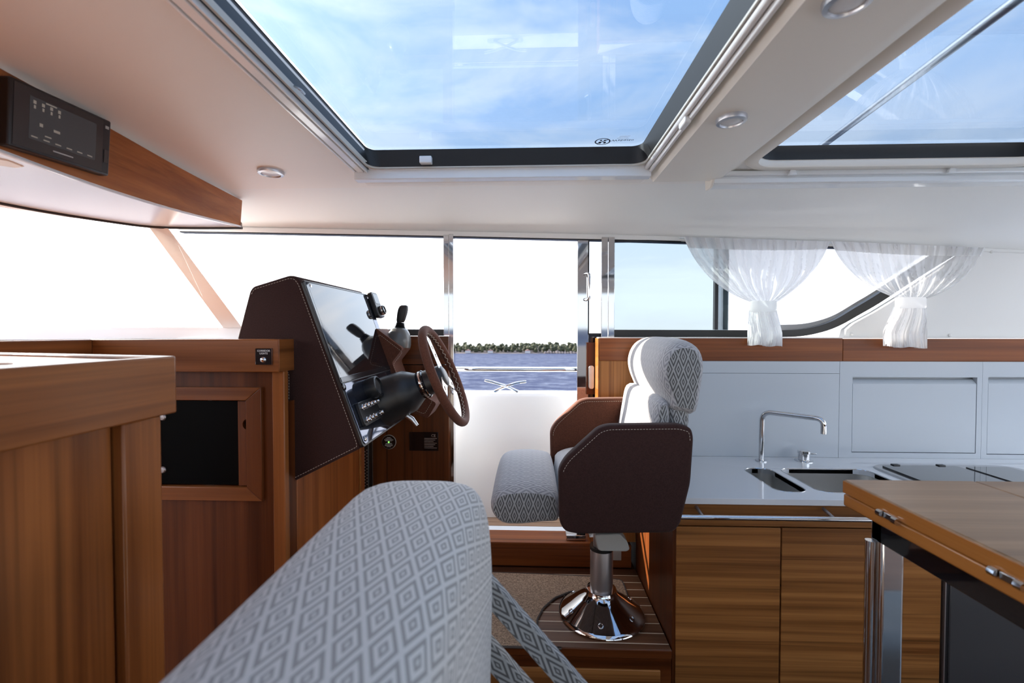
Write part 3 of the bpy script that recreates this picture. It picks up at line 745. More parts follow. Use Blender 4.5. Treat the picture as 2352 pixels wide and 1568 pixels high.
# fixed door posts
dp = thing('door_frame', 'polished steel door posts and sill of the side opening', 'door frame', (XD0, YW, zd), kind='structure'); dp.name = 'trim_9'
vbox(1031, 1041.5, 2.17, 2.225, .40, hz(XD0) - .015, 'post', 'chrome', dp)
vbox(1019, 1031, 2.185, 2.225, P(1025, 770, y=2.185).z, hz(XD0) - .015, 'post', 'chrome', dp)
vbox(1381, 1396, 2.165, 2.2, P(1390, 775, y=2.165).z, hz(.35) - .015, 'post', 'chrome', dp); vbox(1397, 1411, 2.165, 2.2, P(1390, 775, y=2.165).z, hz(.35) - .015, 'post', 'chrome', dp)
vbox(1373, 1379.5, 2.15, 2.2, .48, P(1390, 775, y=2.165).z, 'edge_strip', 'chrome', dp)
# sill: white track, wooden threshold
MB().box(XD0 - .02, XD1 + .1, 2.15, YW + .06, zd - .02, P(1200, 1228, y=2.16).z).build('track', 'alu_white', dp, bevel=.003)
q = P(1040, 890, y=2.165)
MB().box(q.x - .004, q.x + .014, 2.155, 2.17, P(1040, 893, y=2.165).z, P(1040, 877, y=2.165).z).build('strike_plate', 'black_metal', dp, bevel=.002)
# ================================================================== HELM PLATFORM
XG = P(1543, 1490, y=YG).x           # galley cabinet side / right end of platform
plat = thing('helm_platform', 'raised helm platform with striped teak planks and drawer front', 'platform', (-.1, 1.8, 0))
MB().box(-.735, XG - .003, YG + .006, 2.16, 0.0, ZP - .008).build('carcass', 'teakdark_x', plat)
yy = [YG - .012, 1.570, 1.6255, 1.681, 1.736, 1.791, 1.846, 1.901, 1.956, 2.011, 2.066]
for a, b in zip(yy, yy[1:]):
    MB().box(-.735, XG - .004, a + .0022, b - .0022, ZP - .012, ZP).build('plank', 'sole_x', plat, bevel=.0008, seg=1)
for y in yy[1:-1]: MB().box(-.735, XG - .004, y - .0022, y + .0022, ZP - .012, ZP - .0006).build('seam', 'caulk', plat)
MB().box(-.735, XG - .004, YG - .014, YG - .010, ZP - .03, ZP).build('nosing', 'teakdark_x', plat, bevel=.002)
MB().box(-.735, XG - .004, YG - .008, YG + .006, 0.0, ZP - .03).build('riser', 'teakdark_x', plat)
d0 = P(1180, 1529, y=YG).x; d1 = P(1514, 1529, y=YG).x; dz1 = P(1400, 1530, y=YG).z
MB().box(-.70, d1, YG - .016, YG - .008, .12, dz1).build('drawer_front', 'veneer_x', plat, bevel=.002)
# step below the door
stp = thing('door_step', 'reddish wooden threshold step below the open door', 'step', (0, 2.1, ZP))
zs = P(1200, 1243, y=2.07).z
MB().box(P(1032, 900, y=2.14).x, XG - .02, 2.075, 2.2, ZP, zs - .012).build('riser', 'teakred_x', stp, bevel=.002)
MB().box(P(1032, 900, y=2.14).x, P(1358, 1250, y=2.07).x, 2.06, 2.19, zs - .014, zs).build('tread', 'teakred_x', stp, bevel=.003)
MB().box(P(1300, 1240, y=2.1).x, P(1345, 1240, y=2.1).x, 2.085, 2.15, zs, zs + .025).build('track_end', 'chrome', stp, bevel=.003)
MB().box(P(1404, 1265, y=2.07).x, P(1427, 1265, y=2.07).x, 2.068, 2.076, P(1410, 1286, y=2.07).z, P(1410, 1262, y=2.07).z).build('outlet_plate', 'grey_plastic', stp, bevel=.001)

# woven mat with a round cut-out
mo = [(900, 1308), (1120, 1313), (1260, 1318), (1360, 1323), (1428, 1331), (1436, 1350), (1443, 1371), (1425, 1367), (1400, 1359), (1350, 1353), (1310, 1357), (1275, 1371), (1248, 1394), (1233, 1422), (1234, 1445), (1244, 1465), (1262, 1484), (1296, 1507), (1276, 1505), (1230, 1499), (1170, 1495), (1000, 1490), (860, 1486)]
zm = ZP + .008
pts = [P(a, b, z=zm) for a, b in mo]; pts = [Vector((max(p.x, -.7), max(min(p.y, 2.05), YG - .022), zm - .007)) for p in pts]
mat_ = thing('floor_mat', 'brown woven floor mat with a curved cut-out around the seat base', 'mat', (-.2, 1.8, ZP))
pts2 = round_poly(pts, .012, 3)
MB().prism(pts2, (0, 0, .007)).build('weave', 'woven_mat', mat_)
MB().tube([p + Vector((0, 0, .004)) for p in pts2], .0042, 6, closed=True).build('border', 'mat_edge', mat_)

# ================================================================== HELM SEAT
SX, SY = P(1383, 1415, z=ZP).x, 1.735
seat = thing('helm_chair', 'swivel helm seat with diamond fabric cushions and brown suede side panels', 'chair', (SX, SY, ZP))
bs = MB().lathe([(.160, 0.0005), (.163, .004), (.161, .010), (.152, .016), (.118, .040), (.084, .066), (.064, .082), (.059, .090), (.056, .099), (.046, .100)], (SX, SY, ZP), n=48)
base = bs.build('base', 'chrome', seat, smooth=50)
for k in range(6):
    a = R(20 + 60 * k); rr = .128; q = Vector((SX + rr * math.cos(a), SY + rr * math.sin(a), ZP + .0335)); ax = Vector((math.cos(a) * .72, math.sin(a) * .72, 1)).normalized()
    m_ = MB().lathe([(.0105, -.002), (.0105, .0012), (.008, .0022), (.0065, .001), (.0065, -.001)], q, ax, 16); m_.build('bolt', 'steel', base)
ctop = P(1383, 1258, y=SY).z
MB().lathe([(.043, .085), (.043, ctop - ZP), (.041, ctop - ZP + .004)], (SX, SY, ZP), n=32).build('column', 'alu_dull', seat)
MB().lathe([(.0445, 0), (.0445, .012)], (SX, SY, ctop - .002), n=32).build('collar', 'black_plastic', seat)
MB().lathe([(.030, 0), (.030, .12)], (SX - .002, SY, ctop), n=24).build('inner_tube', 'alu_dull', seat)
MB().box(SX - .12, SX + .14, SY - .16, SY + .16, P(1383, 1224, y=1.5).z + .02, P(1383, 1224, y=1.5).z + .05).build('seat_plate', 'black_metal', seat, bevel=.003)
# grey tilt paddle
yp = 1.60
pd = [P(a, b, y=yp) for a, b in ((1366, 1229), (1373, 1262), (1380, 1266), (1440, 1267), (1447, 1262), (1441, 1244), (1424, 1227))]
pd = round_poly(pd, .008, 3); MB().prism(pd, (0.0, .05, .004)).build('paddle', 'grey_plastic', seat, bevel=.004)
# suede side panels
YN, YF = 1.425, 2.04
poly = [(1297, 1222), (1285, 1200), (1283, 1080), (1300, 1052), (1375, 984), (1398, 977), (1562, 975), (1590, 984), (1595, 1005), (1588, 1110), (1564, 1206), (1546, 1225), (1325, 1228)]
pp2 = [P(a, b, y=YN) for a, b in poly]
def side_panel(y0, y1, nm, mat):
    base_ = round_poly([Vector((p.x, 0, p.z)) for p in pp2], .02, 4); c = sum((p for p in base_), Vector()) / len(base_)
    def ring(y, d): 
        n = len(base_); out = []
        for i, p in enumerate(base_):
            tn = (base_[(i + 1) % n] - base_[i - 1]).normalized(); nr = Vector((tn.z, 0, -tn.x))
            if nr.dot(p - c) < 0: nr = -nr
            out.append(Vector((p.x, y, p.z)) + nr * d)
        return out
    r = .012
    secs = [ring(y0, -r)] + [ring(y0 + r * (1 - math.cos(a)), r * (math.sin(a) - 1)) for a in (.5, 1.0, 1.57)] + [ring(y1 - r * (1 - math.cos(a)), r * (math.sin(a) - 1)) for a in (1.57, 1.0, .5)] + [ring(y1, -r)]
    o = MB().loft(secs).build(nm, mat, seat, smooth=60)
    return o, ring
o, ring = side_panel(YN, YN + .05, 'side_panel', 'suede'); 
loop = [p + Vector((0, -.0006, 0)) for p in ring(YN, -.013)]
stitches(loop[12:45], nrm=Vector((0, -1, 0))).build('stitching', 'thread', o)
o, ring = side_panel(YF - .05, YF, 'side_panel', 'suede_tan')  # lighter suede than the near panel: its light is put into the colour
loop = [p + Vector((0, -.0006, 0)) for p in ring(YF - .05, -.013)]
stitches(loop[10:45], nrm=Vector((0, -1, 0))).build('stitching', 'thread', o)
def make_cushion(name, prof, y0, y1, mat_body, mat_end, parent, **kw):
    body, ends = cushion(prof, y0, y1, **kw)
    ob = body.build(name, mat_body, parent, smooth=80)
    ends[0].build('end_panel', mat_end, ob, smooth=80); ends[1].build('end_panel', mat_end, ob, smooth=80)
    return ob, body
yn = 1.492
def prof(px, y=yn): return [Vector((P(a, b, y=y).x, P(a, b, y=y).z)) for a, b in px]
# front bolster of the seat
pf = catmull(prof([(1131, 1146), (1150, 1131), (1190, 1124), (1240, 1126), (1278, 1137), (1286, 1165), (1283, 1198), (1245, 1203), (1190, 1208), (1155, 1205), (1135, 1190), (1125, 1168)]), 5, True)
make_cushion('seat_bolster', pf, yn, 2.0, 'diamond_lit', 'diamond', seat, edge=.05, shrink=.012, crown=(.042, 0))
# main seat cushion between the panels
pf = catmull(prof([(1292, 1150), (1300, 1128), (1350, 1112), (1450, 1108), (1530, 1115), (1540, 1190), (1430, 1205), (1300, 1200)]), 5, True)
make_cushion('seat_cushion', pf, 1.478, 1.988, 'diamond_lit', 'diamond', seat, edge=.04, shrink=.01, crown=(.02, 0))
# backrest: front pad, rear pad, headrest
pf = catmull(prof([(1514, 926), (1528, 921), (1537, 930), (1541, 960), (1536, 1000), (1522, 1060), (1500, 1110), (1482, 1105), (1488, 1050), (1500, 985), (1507, 945)]), 5, True)
make_cushion('back_pad', pf, yn, 2.0, 'diamond_lit', 'diamond', seat, edge=.05, shrink=.012, bulge=.014)
pf = catmull(prof([(1541, 940), (1560, 937), (1580, 941), (1587, 960), (1580, 1010), (1565, 1080), (1540, 1090), (1528, 1070), (1540, 1000)]), 5, True)
make_cushion('back_shell_pad', pf, yn + .004, 1.99, 'diamond', 'diamond', seat, edge=.03, shrink=.01)
pf = catmull(prof([(1521, 850), (1527, 822), (1542, 800), (1566, 790), (1592, 795), (1609, 812), (1615, 845), (1609, 890), (1598, 943), (1572, 944), (1546, 937), (1540, 915), (1526, 880)]), 5, True)
ob, hb = make_cushion('headrest', pf, yn - .01, 2.0, 'diamond_lit', 'diamond', seat, edge=.045, shrink=.012, bulge=.020)

# ================================================================== HELM CONSOLE
YC0, YC1 = 1.45, 2.03
con = thing('helm_console', 'brown suede helm console with glossy instrument face', 'console', (-.75, 1.75, P(700, 1112, y=YC0).z))
cpx = [(573, 668), (580, 658), (664, 632), (680, 634), (692, 650), (826, 1016), (827, 1030), (664, 1111), (657, 1108), (657, 856), (537, 856), (541, 790)]
cp_ = [P(a, b, y=YC0) for a, b in cpx]
# slanted face frame
ea = P(694, 652, y=YC0); eb = P(828, 1022, y=YC0); ed = (eb - ea).normalized(); en = Vector((-ed.z, 0, ed.x))
if en.x < 0: en = -en
cush = round_poly([Vector((p.x, 0, p.z)) for p in cp_], .008, 3); cc = sum(cush, Vector()) / len(cush)
def cring(y, d):
    n = len(cush); out = []
    for i, p in enumerate(cush):
        tn = (cush[(i + 1) % n] - cush[i - 1]).normalized(); nr = Vector((tn.z, 0, -tn.x))
        if nr.dot(p - cc) < 0: nr = -nr
        out.append(Vector((p.x, y, p.z)) + nr * d)
    return out
body = MB().loft([cring(YC0, -.006), cring(YC0 + .002, -.002), cring(YC0 + .006, 0), cring(YC1 - .006, 0), cring(YC1, -.006)]).build('body', 'suede', con, smooth=60)
sp_ = [p + Vector((0, -.0007, 0)) for p in cring(YC0, -.010)]
stitches(sp_, nrm=Vector((0, -1, 0))).build('stitching', 'thread', body)
FO = ea + en * .012
def PF(px, py, w=0.0): return PP(px, py, FO + en * w, en)
def onface(yv, s, w=0.0): # yv world y, s metres down from the top
    return Vector((FO.x, yv, FO.z)) + ed * s + en * w
flen = (eb - ea).length
# black edge gasket and instrument plate
def slab(y0, y1, s0, s1, w0, w1, r, name, mat, parent, bevel=.0015):
    pts = [onface(a, b, w0) for a, b in rrect(y0, y1, s0, s1, r, 5)]
    return MB().prism(pts, en * (w1 - w0)).build(name, mat, parent, bevel=bevel)
slab(YC0 - .004, YC1 + .004, -.012, flen + .010, -.014, -.003, .012, 'gasket', 'black_plastic', con)
slab(YC0 + .006, YC1 - .002, -.008, flen + .004, -.003, 0.0, .012, 'instrument_plate', 'console_face', con)
sc_ = thing('x', 'x', 'x'); bpy.data.objects.remove(sc_)
tl = PF(708, 655); br = PF(888, 858)
def fs(p): return (p.y, (p - onface(p.y, 0)).dot(ed))
s_tl, s_tr, s_bl, s_br = fs(PF(707, 654)), fs(PF(838, 674)), fs(PF(778, 880)), fs(PF(893, 850))
y0s, y1s = (s_tl[0] + s_bl[0]) / 2, (s_tr[0] + s_br[0]) / 2; v0s, v1s = (s_tl[1] + s_tr[1]) / 2, (s_bl[1] + s_br[1]) / 2
scr = slab(y0s, y1s, v0s, v1s, -.001, .0025, .004, 'display', 'black_gloss', con, bevel=.0008)
slab(y0s + .012, y1s - .012, v0s + .022, v1s - .03, .0025, .0028, .003, 'screen', 'black_gloss', scr, bevel=0)
MB().tube([onface(a, b, .001) for a, b in rrect(y0s - .002, y1s + .002, v0s - .002, v1s + .002, .006, 4)], .0022, 6, closed=True).build('display_gasket', 'black_seal', scr)
slab(y0s + .002, y1s - .002, v1s - .018, v1s - .002, .0025, .004, .003, 'lower_bezel', 'black_metal', scr, bevel=.0005)
# corner screws
for yv, s in ((YC0 + .022, .008), (YC1 - .02, .008), (YC0 + .022, flen - .012), (YC1 - .02, flen * .5)):
    MB().lathe([(.0085, 0), (.0085, .002), (.005, .0045), (0.0, .005)], onface(yv, s, 0), en, 16).build('screw', 'chrome', con)
# pilot control unit with knob
c_ = PF(858, 702); s0 = (c_ - onface(c_.y, 0)).dot(ed)
pc = slab(c_.y - .042, c_.y + .042, s0 - .058, s0 + .062, 0, .022, .014, 'pilot_control', 'black_plastic', con, bevel=.004)
slab(c_.y - .030, c_.y + .030, s0 - .048, s0 - .002, .022, .0232, .003, 'mini_screen', 'screen_dim', pc, bevel=0)
MB().lathe([(.022, 0), (.022, .016), (.019, .021), (.0165, .0215), (.0165, .018), (0, .018)], onface(c_.y, s0 + .032, .022), en, 24).build('knob', 'black_gloss', pc)
MB().lathe([(.0225, .006), (.0232, .010), (.0225, .014)], onface(c_.y, s0 + .032, .022), en, 24, cap=False).build('knob_ring', 'chrome', pc)
# switch strip with two rows of chrome push buttons
c_ = PF(832, 948, .0); s0 = (c_ - onface(c_.y, 0)).dot(ed)
yb0, yb1 = YC0 + .035, YC0 + .235
slab(yb0, yb1, s0 - .038, s0 + .045, 0, .012, .01, 'switch_strip', 'black_plastic', con, bevel=.002)
for j, sv in enumerate((s0 - .018, s0 + .026)):
    for k in range(6):
        if j == 1 and k in (3,): continue
        yv = yb0 + .018 + .033 * k
        MB().lathe([(.010, 0), (.010, .006), (.008, .008), (.0075, .016), (.0055, .0185), (0, .019)], onface(yv, sv, .012), en, 14).build('push_button', 'chrome', con)
MB().lathe([(.012, -.001), (.012, .0015), (.008, .003)], PF(790, 888), en, 18).build('blank_plug', 'black_gloss', con)
# round gauge beside the column, ignition
c_ = PF(846, 895)
MB().lathe([(.040, 0), (.042, .03), (.040, .042), (.034, .044), (.033, .034), (0, .034)], c_, en, 28).build('gauge', 'black_plastic', con)
MB().lathe([(.032, .0345), (.0315, .036), (0, .036)], c_, en, 24).build('gauge_dial', 'screen_dim', con)
MB().lathe([(.018, 0), (.018, .008), (.012, .014), (.010, .022), (0, .022)], PF(896, 895, 0), en, 20).build('ignition', 'chrome', con)
# steering column
q0 = PF(862, 940); yq = 1.755
wc = P(1022, 862, y=1.745)                       # wheel centre
wn = Vector((math.cos(R(23)), 0, math.sin(R(23)))).normalized()
cb = wc - wn * .30
col = MB().lathe([(.100, .0), (.100, .03), (.092, .05), (.086, .12), (.082, .15), (.066, .175), (.056, .19), (.052, .20)], cb, wn, 32).build('column_housing', 'black_plastic', con)
MB().lathe([(.053, .198), (.056, .206), (.056, .222), (.050, .226)], cb, wn, 32).build('column_ring', 'black_gloss', col)
MB().lathe([(.0565, .208), (.0568, .212), (.0565, .216)], cb, wn, 32, cap=False).build('chrome_ring', 'chrome', col)
MB().lathe([(.050, .224), (.048, .25), (.046, .292), (.040, .30), (.028, .305)], cb, wn, 32).build('wheel_hub', 'black_plastic', col)
lv = cb + wn * .13 + Vector((.0, -.01, -.082))
MB().tube([lv, lv + Vector((.03, 0, -.02)), lv + Vector((.05, 0, -.045))], [.008, .010, .007], 10).build('tilt_lever', 'alu', col)

# steering wheel
sw = thing('steering_wheel', 'brown suede steering wheel with steel spokes', 'steering wheel', wc)
wu = Vector((0, 1, 0)); wv = wn.cross(wu)
RW = .192
ringp = [wc + (wu * math.cos(2 * math.pi * k / 64) + wv * math.sin(2 * math.pi * k / 64)) * RW for k in range(64)]
rim = MB().tube(ringp, .0165, 14, closed=True).build('rim', 'suede_tan', sw, smooth=80)
inn = [wc + (wu * math.cos(2 * math.pi * k / 96) + wv * math.sin(2 * math.pi * k / 96)) * (RW - .0168) for k in range(97)]
lace = MB()
for k in range(0, 96):
    a, b = inn[k], inn[k + 1]; off = wn * (.004 if k % 2 else -.004)
    lace.tube([a + off, b - off], .0012, 5)
lace.build('lacing', 'thread', rim)
for k, a in enumerate((R(90), R(210), R(330))):
    d = (wu * math.cos(a) + wv * math.sin(a)); s = wn.cross(d).normalized()
    hl = [(.1 + 0.0, 0)]
    fn = lambda p, q, r_, d=d, s=s: wc + d * p + s * q + wn * (r_ - .004)
    outer = [(.02, -.026), (.06, -.022), (.178, -.016), (.178, .016), (.06, .022), (.02, .026)]
    holes = [[(cx + rr * math.cos(2 * math.pi * j / 14), rr * math.sin(2 * math.pi * j / 14)) for j in range(14)] for cx, rr in ((.085, .010), (.118, .0085), (.148, .007))]
    plate(outer, holes, -.0015, .0015, fn).build('spoke', 'chrome', sw)

# joystick binnacle (suede arm on the far side)
bn = thing('control_binnacle', 'brown suede control arm beside the helm carrying the joystick', 'control arm', P(940, 960, y=2.0))
bpx = [(862, 752), (925, 800), (900, 832), (914, 868), (960, 900), (1003, 926), (982, 961), (948, 948), (905, 905), (868, 840)]
bp_ = round_poly([P(a, b, y=1.96) for a, b in bpx], .012, 3)
arm = MB().prism(bp_, (0, .15, 0)).build('arm', 'suede_tan', bn, bevel=.005, seg=3)
nb = MB(); c = sum(bp_, Vector()) / len(bp_)
stitches([Vector((p.x + (c.x - p.x) * .12, 1.9588, p.z + (c.z - p.z) * .12)) for p in bp_], nrm=Vector((0, -1, 0))).build('stitching', 'thread', arm)
js = thing('joystick', 'black docking joystick with grey dome base on the suede arm', 'joystick', P(918, 797, y=2.035))
jc = P(915, 790, y=2.035); ja = Vector((.10, 0, 1)).normalized()
jd = MB().lathe([(.054, -.012), (.056, .0), (.054, .028), (.047, .050), (.036, .066), (.026, .074), (.020, .076)], jc, ja, 30).build('dome_base', 'grey_plastic', js); jd.data.materials[0] = MATS['dome_grey']
bl = [(.022, .074)]
for k in range(4): bl += [(.026 - .0018 * k, .077 + .006 * k), (.019 - .001 * k, .080 + .006 * k)]
MB().lathe(bl, jc, ja, 20).build('bellows', 'black_plastic', js)
hb0 = jc + ja * .098
hd = [Vector((a, b, 0)) for a, b in rrect(-.020, .020, -.016, .016, .011, 4)]
loops = []
for s, h in ((.75, 0), (.95, .012), (1.08, .04), (1.08, .060), (.95, .073), (.6, .078)):
    loops.append([hb0 + ja * h + Vector((.12, 0, 0)) * h + Vector((p.x * s, p.y * s, 0)) for p in hd])
MB().loft(loops).build('grip', 'black_plastic', js, smooth=50)

# helm bulkhead (far side) and base cabinet side
bh = thing('helm_bulkhead', 'teak bulkhead panel between console and open door', 'panel', (-.5, 2.15, ZP))
xb0 = -.745; xb1 = P(1031, 900, y=2.14).x - .001
MB().box(xb0, xb1, 2.14, 2.2, ZP, P(950, 838, y=2.14).z).build('lower_panel', 'teakdark_z', bh, bevel=.001)
MB().box(xb0, xb1, 2.135, 2.2, P(950, 836, y=2.14).z, P(950, 772, y=2.14).z).build('upper_rail', 'teakdark_x', bh, bevel=.001)
MB().box(P(886, 900, y=2.13).x, P(887, 900, y=2.13).x, 2.1385, 2.141, ZP, 1.35).build('joint', 'black_matte', bh)
dc = P(893, 1015, y=2.134)
dsk = thing('round_sticker', 'round black safety sticker with green centre on the bulkhead', 'sticker', dc)
MB().lathe([(.0345, 0), (.0345, -.002), (.0335, -.003)], dc + Vector((0, .004, 0)), (0, 1, 0), 32).build('rim', 'grey_plastic', dsk)
MB().lathe([(.0325, 0), (.0325, -.0012)], dc + Vector((0, .0008, 0)), (0, 1, 0), 32).build('disc', 'black_gloss', dsk)
MB().lathe([(.004, 0), (.004, -.001)], dc + Vector((0, -.0005, 0)), (0, 1, 0), 14).build('indicator', 'led_green', dsk)
tx = MB()
for k in range(9):
    zz = .022 - .0055 * k; hw = math.sqrt(max(0, .027 ** 2 - zz * zz)) * (.55 + .4 * ((k * 37) % 5) / 5)
    if abs(zz) < .004: continue
    tx.box(dc.x - hw, dc.x + hw, dc.y - .0008, dc.y - .0003, dc.z + zz - .001, dc.z + zz + .001)
tx.build('print_lines', 'white_print', dsk)
v0, v1 = P(940, 1035, y=2.13), P(1006, 993, y=2.13)
vp = thing('builder_plate', 'smoked rectangular builder plate with CE mark on the bulkhead', 'plate', ((v0.x + v1.x) / 2, 2.135, v0.z))
MB().box(v0.x, v1.x, 2.132, 2.1395, v0.z, v1.z).build('plate', 'black_gloss', vp, bevel=.001)
text_mb('CE', .018, lambda a, b, c: Vector((v1.x - .022 + a, 2.1315 - c, v1.z - .016 + b)), .0002).build('ce_mark', 'alu_dull', vp)
tx = MB()
for k in range(7): tx.box(v1.x - .066, v1.x - .006 - .008 * (k % 3), 2.1313, 2.132, v1.z - .03 - .0075 * k, v1.z - .0278 - .0075 * k)
tx.build('print_lines', 'alu_dull', vp)

# base cabinet under the console: right side face
XS = P(655, 1100, y=1.385).x
bc = thing('console_base', 'teak cabinet under the helm console', 'cabinet', (XS - .12, 1.75, 0))
MB().box(XS - .24, XS, 1.458, 2.13, 0.0, P(657, 1108, y=YC0).z + .02).build('body', 'teakred_z', bc, bevel=.002)
MB().box(XS, XS + .004, 2.0, 2.02, 0.42, 1.02).build('corner_bead', 'tableedge_y', bc, bevel=.001)
gs_ = P(838, 1065, y=2.08)
sg = thing('vent_column', 'black perforated column under the helm console', 'vent', Vector((gs_.x, 2.08, ZP)))
MB().box(gs_.x - .03, gs_.x + .022, 2.07, 2.12, ZP, P(838, 1000, y=2.08).z).build('housing', 'black_plastic', sg, bevel=.004)
hm = MB()
for k in range(12):
    for j in range(2): hm.lathe([(.0028, 0), (.0028, -.001)], (gs_.x + .004 + .010 * j, 2.0698, gs_.z + .06 - .0145 * k + .007 * j), (0, 1, 0), 8)
hm.build('perforation', 'alu', sg)

# ================================================================== COMPANIONWAY CABINET (left)
YL = 1.385
cab = thing('companionway_cabinet', 'teak cabinet with framed smoked door beside the stairwell', 'cabinet', (-.97, 1.5, 0))
XL0 = P(322, 1100, y=YL).x
zr0 = P(500, 853, y=1.36).z
hx0, hx1 = P(357, 1000, y=YL).x, P(570, 1000, y=YL).x; hz0, hz1 = P(460, 1115, y=YL).z, P(460, 918, y=YL).z
plate([(XL0, 0), (XS - .001, 0), (XS - .001, zr0), (XL0, zr0)], [[(hx0, hz0), (hx0, hz1), (hx1, hz1), (hx1, hz0)]], 0, .022, lambda a, b, c: Vector((a, YL + c, b))).build('front', 'teakdark_z', cab)
MB().box(XL0 + .02, XS - .26, YL + .30, YL + .31, 0, zr0).build('back', 'black_matte', cab)
MB().box(XL0 - .02, XL0 + .0, YL + .022, YL + .31, 0, zr0).build('side', 'teakdark_z', cab); MB().box(XS - .022, XS - .002, YL + .022, 1.456, 0, zr0 - .1).build('side', 'teakdark_z', cab)
# corner stile and left post
MB().box(P(628, 1000, y=YL).x, XS + .003, YL - .006, YL + .02, 0, zr0).build('corner_stile', 'teak_z', cab, bevel=.003)
MB().box(XL0 - .09, XL0 - .012, YL - .02, YL + .30, 0, zr0).build('side_post', 'teakdark_z', cab, bevel=.003)
MB().box(XL0 - .014, XL0 - .002, YL - .012, YL + .01, 0, zr0).build('edge_strip', 'teakred_z', cab, bevel=.002)
# mitred frame
fr = thing('x', 'x', 'x'); bpy.data.objects.remove(fr)
ox0, ox1 = P(325, 1000, y=YL).x, P(605, 1000, y=YL).x; oz0, oz1 = P(460, 1146, y=YL).z, P(460, 888, y=YL).z
def mit(a, b, c, d, mat):
    pts = [Vector((p[0], YL - .012, p[1])) for p in (a, b, c, d)]
    return MB().prism(pts, (0, .014, 0)).build('frame_rail', mat, cab, bevel=.002)
g_ = .0004
mit((ox0, oz1), (ox1, oz1), (hx1, hz1), (hx0, hz1), 'teak_x'); mit((ox0, oz0), (hx0, hz0), (hx1, hz0), (ox1, oz0), 'teak_x')
mit((ox0, oz0), (ox0, oz1), (hx0, hz1), (hx0, hz0), 'teakdark_z'); mit((ox1, oz0), (hx1, hz0), (hx1, hz1), (ox1, oz1), 'teakdark_z')
# smoked door with a wooden pull strip
xs0 = P(548, 1000, y=YL).x
dr = MB().box(hx0 + .004, xs0, YL + .004, YL + .009, hz0 + .003, hz1 - .003).build('smoked_door', 'black_matte', cab, bevel=.001)
cz = P(560, 974, y=YL).z; rr = .0165
arc = [(hx1 - .0015, cz + rr)] + [(hx1 - .0015 - rr * .9 * math.sin(math.pi * k / 10), cz + rr * math.cos(math.pi * k / 10)) for k in range(11)]
pts = [(xs0, hz0 + .003), (hx1 - .0015, hz0 + .003)] + arc[1:][::-1] + [(hx1 - .0015, hz1 - .003), (xs0, hz1 - .003)]
plate(pts, [], 0, .012, lambda a, b, c: Vector((a, YL - .002 + c, b))).build('pull_strip', 'teakdark_z', dr)
MB().box(hx1 - .025, hx1 + .02, YL + .012, YL + .02, cz - .03, cz + .03).build('pull_recess', 'black_matte', cab)
for py in (958, 1079):
    q = P(359, py, y=YL); 
    MB().box(q.x - .003, q.x + .004, YL - .004, YL + .006, q.z - .022, q.z + .022).build('hinge', 'chrome', dr, bevel=.001)
    k = P(373, py, y=YL); MB().lathe([(.0105, 0), (.0105, -.004), (.008, -.007), (0, -.008)], (k.x, YL + .004, k.z), (0, 1, 0), 18).build('hinge_cap', 'alu_dull', dr)
# fiddle rail, L shaped
frl = thing('fiddle_rail', 'L-shaped teak fiddle rail around the stairwell behind the left counter', 'rail', (-1, 1.37, zr0))
yr = 1.358; xr1 = P(640, 800, y=yr).x; xr0 = P(213, 800, y=yr).x; zt = P(430, 779, y=yr).z; zb_ = P(430, 854, y=yr).z
MB().box(xr0 - .03, xr1, yr, yr + .045, zb_, zt).build('long_board', 'teak_x', frl, bevel=.003)
MB().box(xr1 - .0005, xr1 + .002, yr, YL + .06, zb_, zt).build('end_board', 'teak_y', frl, bevel=.001)
MB().box(xr0 - .033, xr0, -.6, yr, zb_, zt).build('short_board', 'teak_y', frl, bevel=.003)
# switch plate
s0, s1 = P(588, 838, y=yr), P(626, 799, y=yr)
swp = thing('switch_plate', 'smoked CORRIDOR LIGHTS switch plate on the teak fiddle rail', 'switch', ((s0.x + s1.x) / 2, yr, s0.z))
MB().prism([(a, yr - .0035, b) for a, b in rrect(s0.x, s1.x, s0.z, s1.z, .003, 3)], (0, .004, 0)).build('plate', 'black_metal', swp, bevel=.0008)
rimp = [Vector((a, yr - .0036, b)) for a, b in rrect(s0.x + .0006, s1.x - .0006, s0.z + .0006, s1.z - .0006, .003, 3)]
MB().tube(rimp, .0006, 5, closed=True).build('bright_edge', 'chrome', swp)
sc = P(607, 826, y=yr); MB().lathe([(.0088, 0), (.0088, -.003), (.0075, -.004), (.006, -.0085), (.004, -.0095), (0, -.0095)], (sc.x, yr - .0035, sc.z), (0, 1, 0), 20).build('button', 'chrome', swp)
for tx_, py in (('CORRIDOR', 805.5), ('LIGHTS', 811.5)):
    q = P(607, py, y=yr); text_mb(tx_, .0078, lambda a, b, c, q=q: Vector((q.x + a, yr - .0037 - c, q.z + b)), .0002).build('lettering', 'white_print', swp)

# ================================================================== LEFT COUNTER (near)
XK = -.664; YK = .836
lc = thing('side_counter', 'blurred teak counter unit in the left foreground', 'counter', (-1.0, .4, 0))
zk1 = P(385, 817, y=YK).z; zk0 = P(388, 946, y=YK).z
fn_ = [(XK, -.9), (XK, YK - .004), (XK - .004, YK), (-1.30, YK + .16), (-1.30, -.9)]
inn_ = [(XK - .02, -.88), (XK - .02, YK - .022), (-1.28, YK + .13), (-1.28, -.88)]
plate(fn_, [inn_], zk0, zk1, lambda a, b, c: Vector((a, b, c))).build('fiddle_edge', 'teak_y', lc, bevel=.003)
MB().prism([Vector((a, b, zk0 + .02)) for a, b in inn_], (0, 0, zk1 - .006 - zk0 - .02)).build('top', 'teak_y', lc, bevel=.001)
rc = Vector((-.80, .60, zk1 - .006))
MB().lathe([(.085, 0), (.083, .004), (.070, .0045), (.068, .002), (0, .002)], rc, (0, 0, 1), 40).build('round_lid', 'chrome', lc)
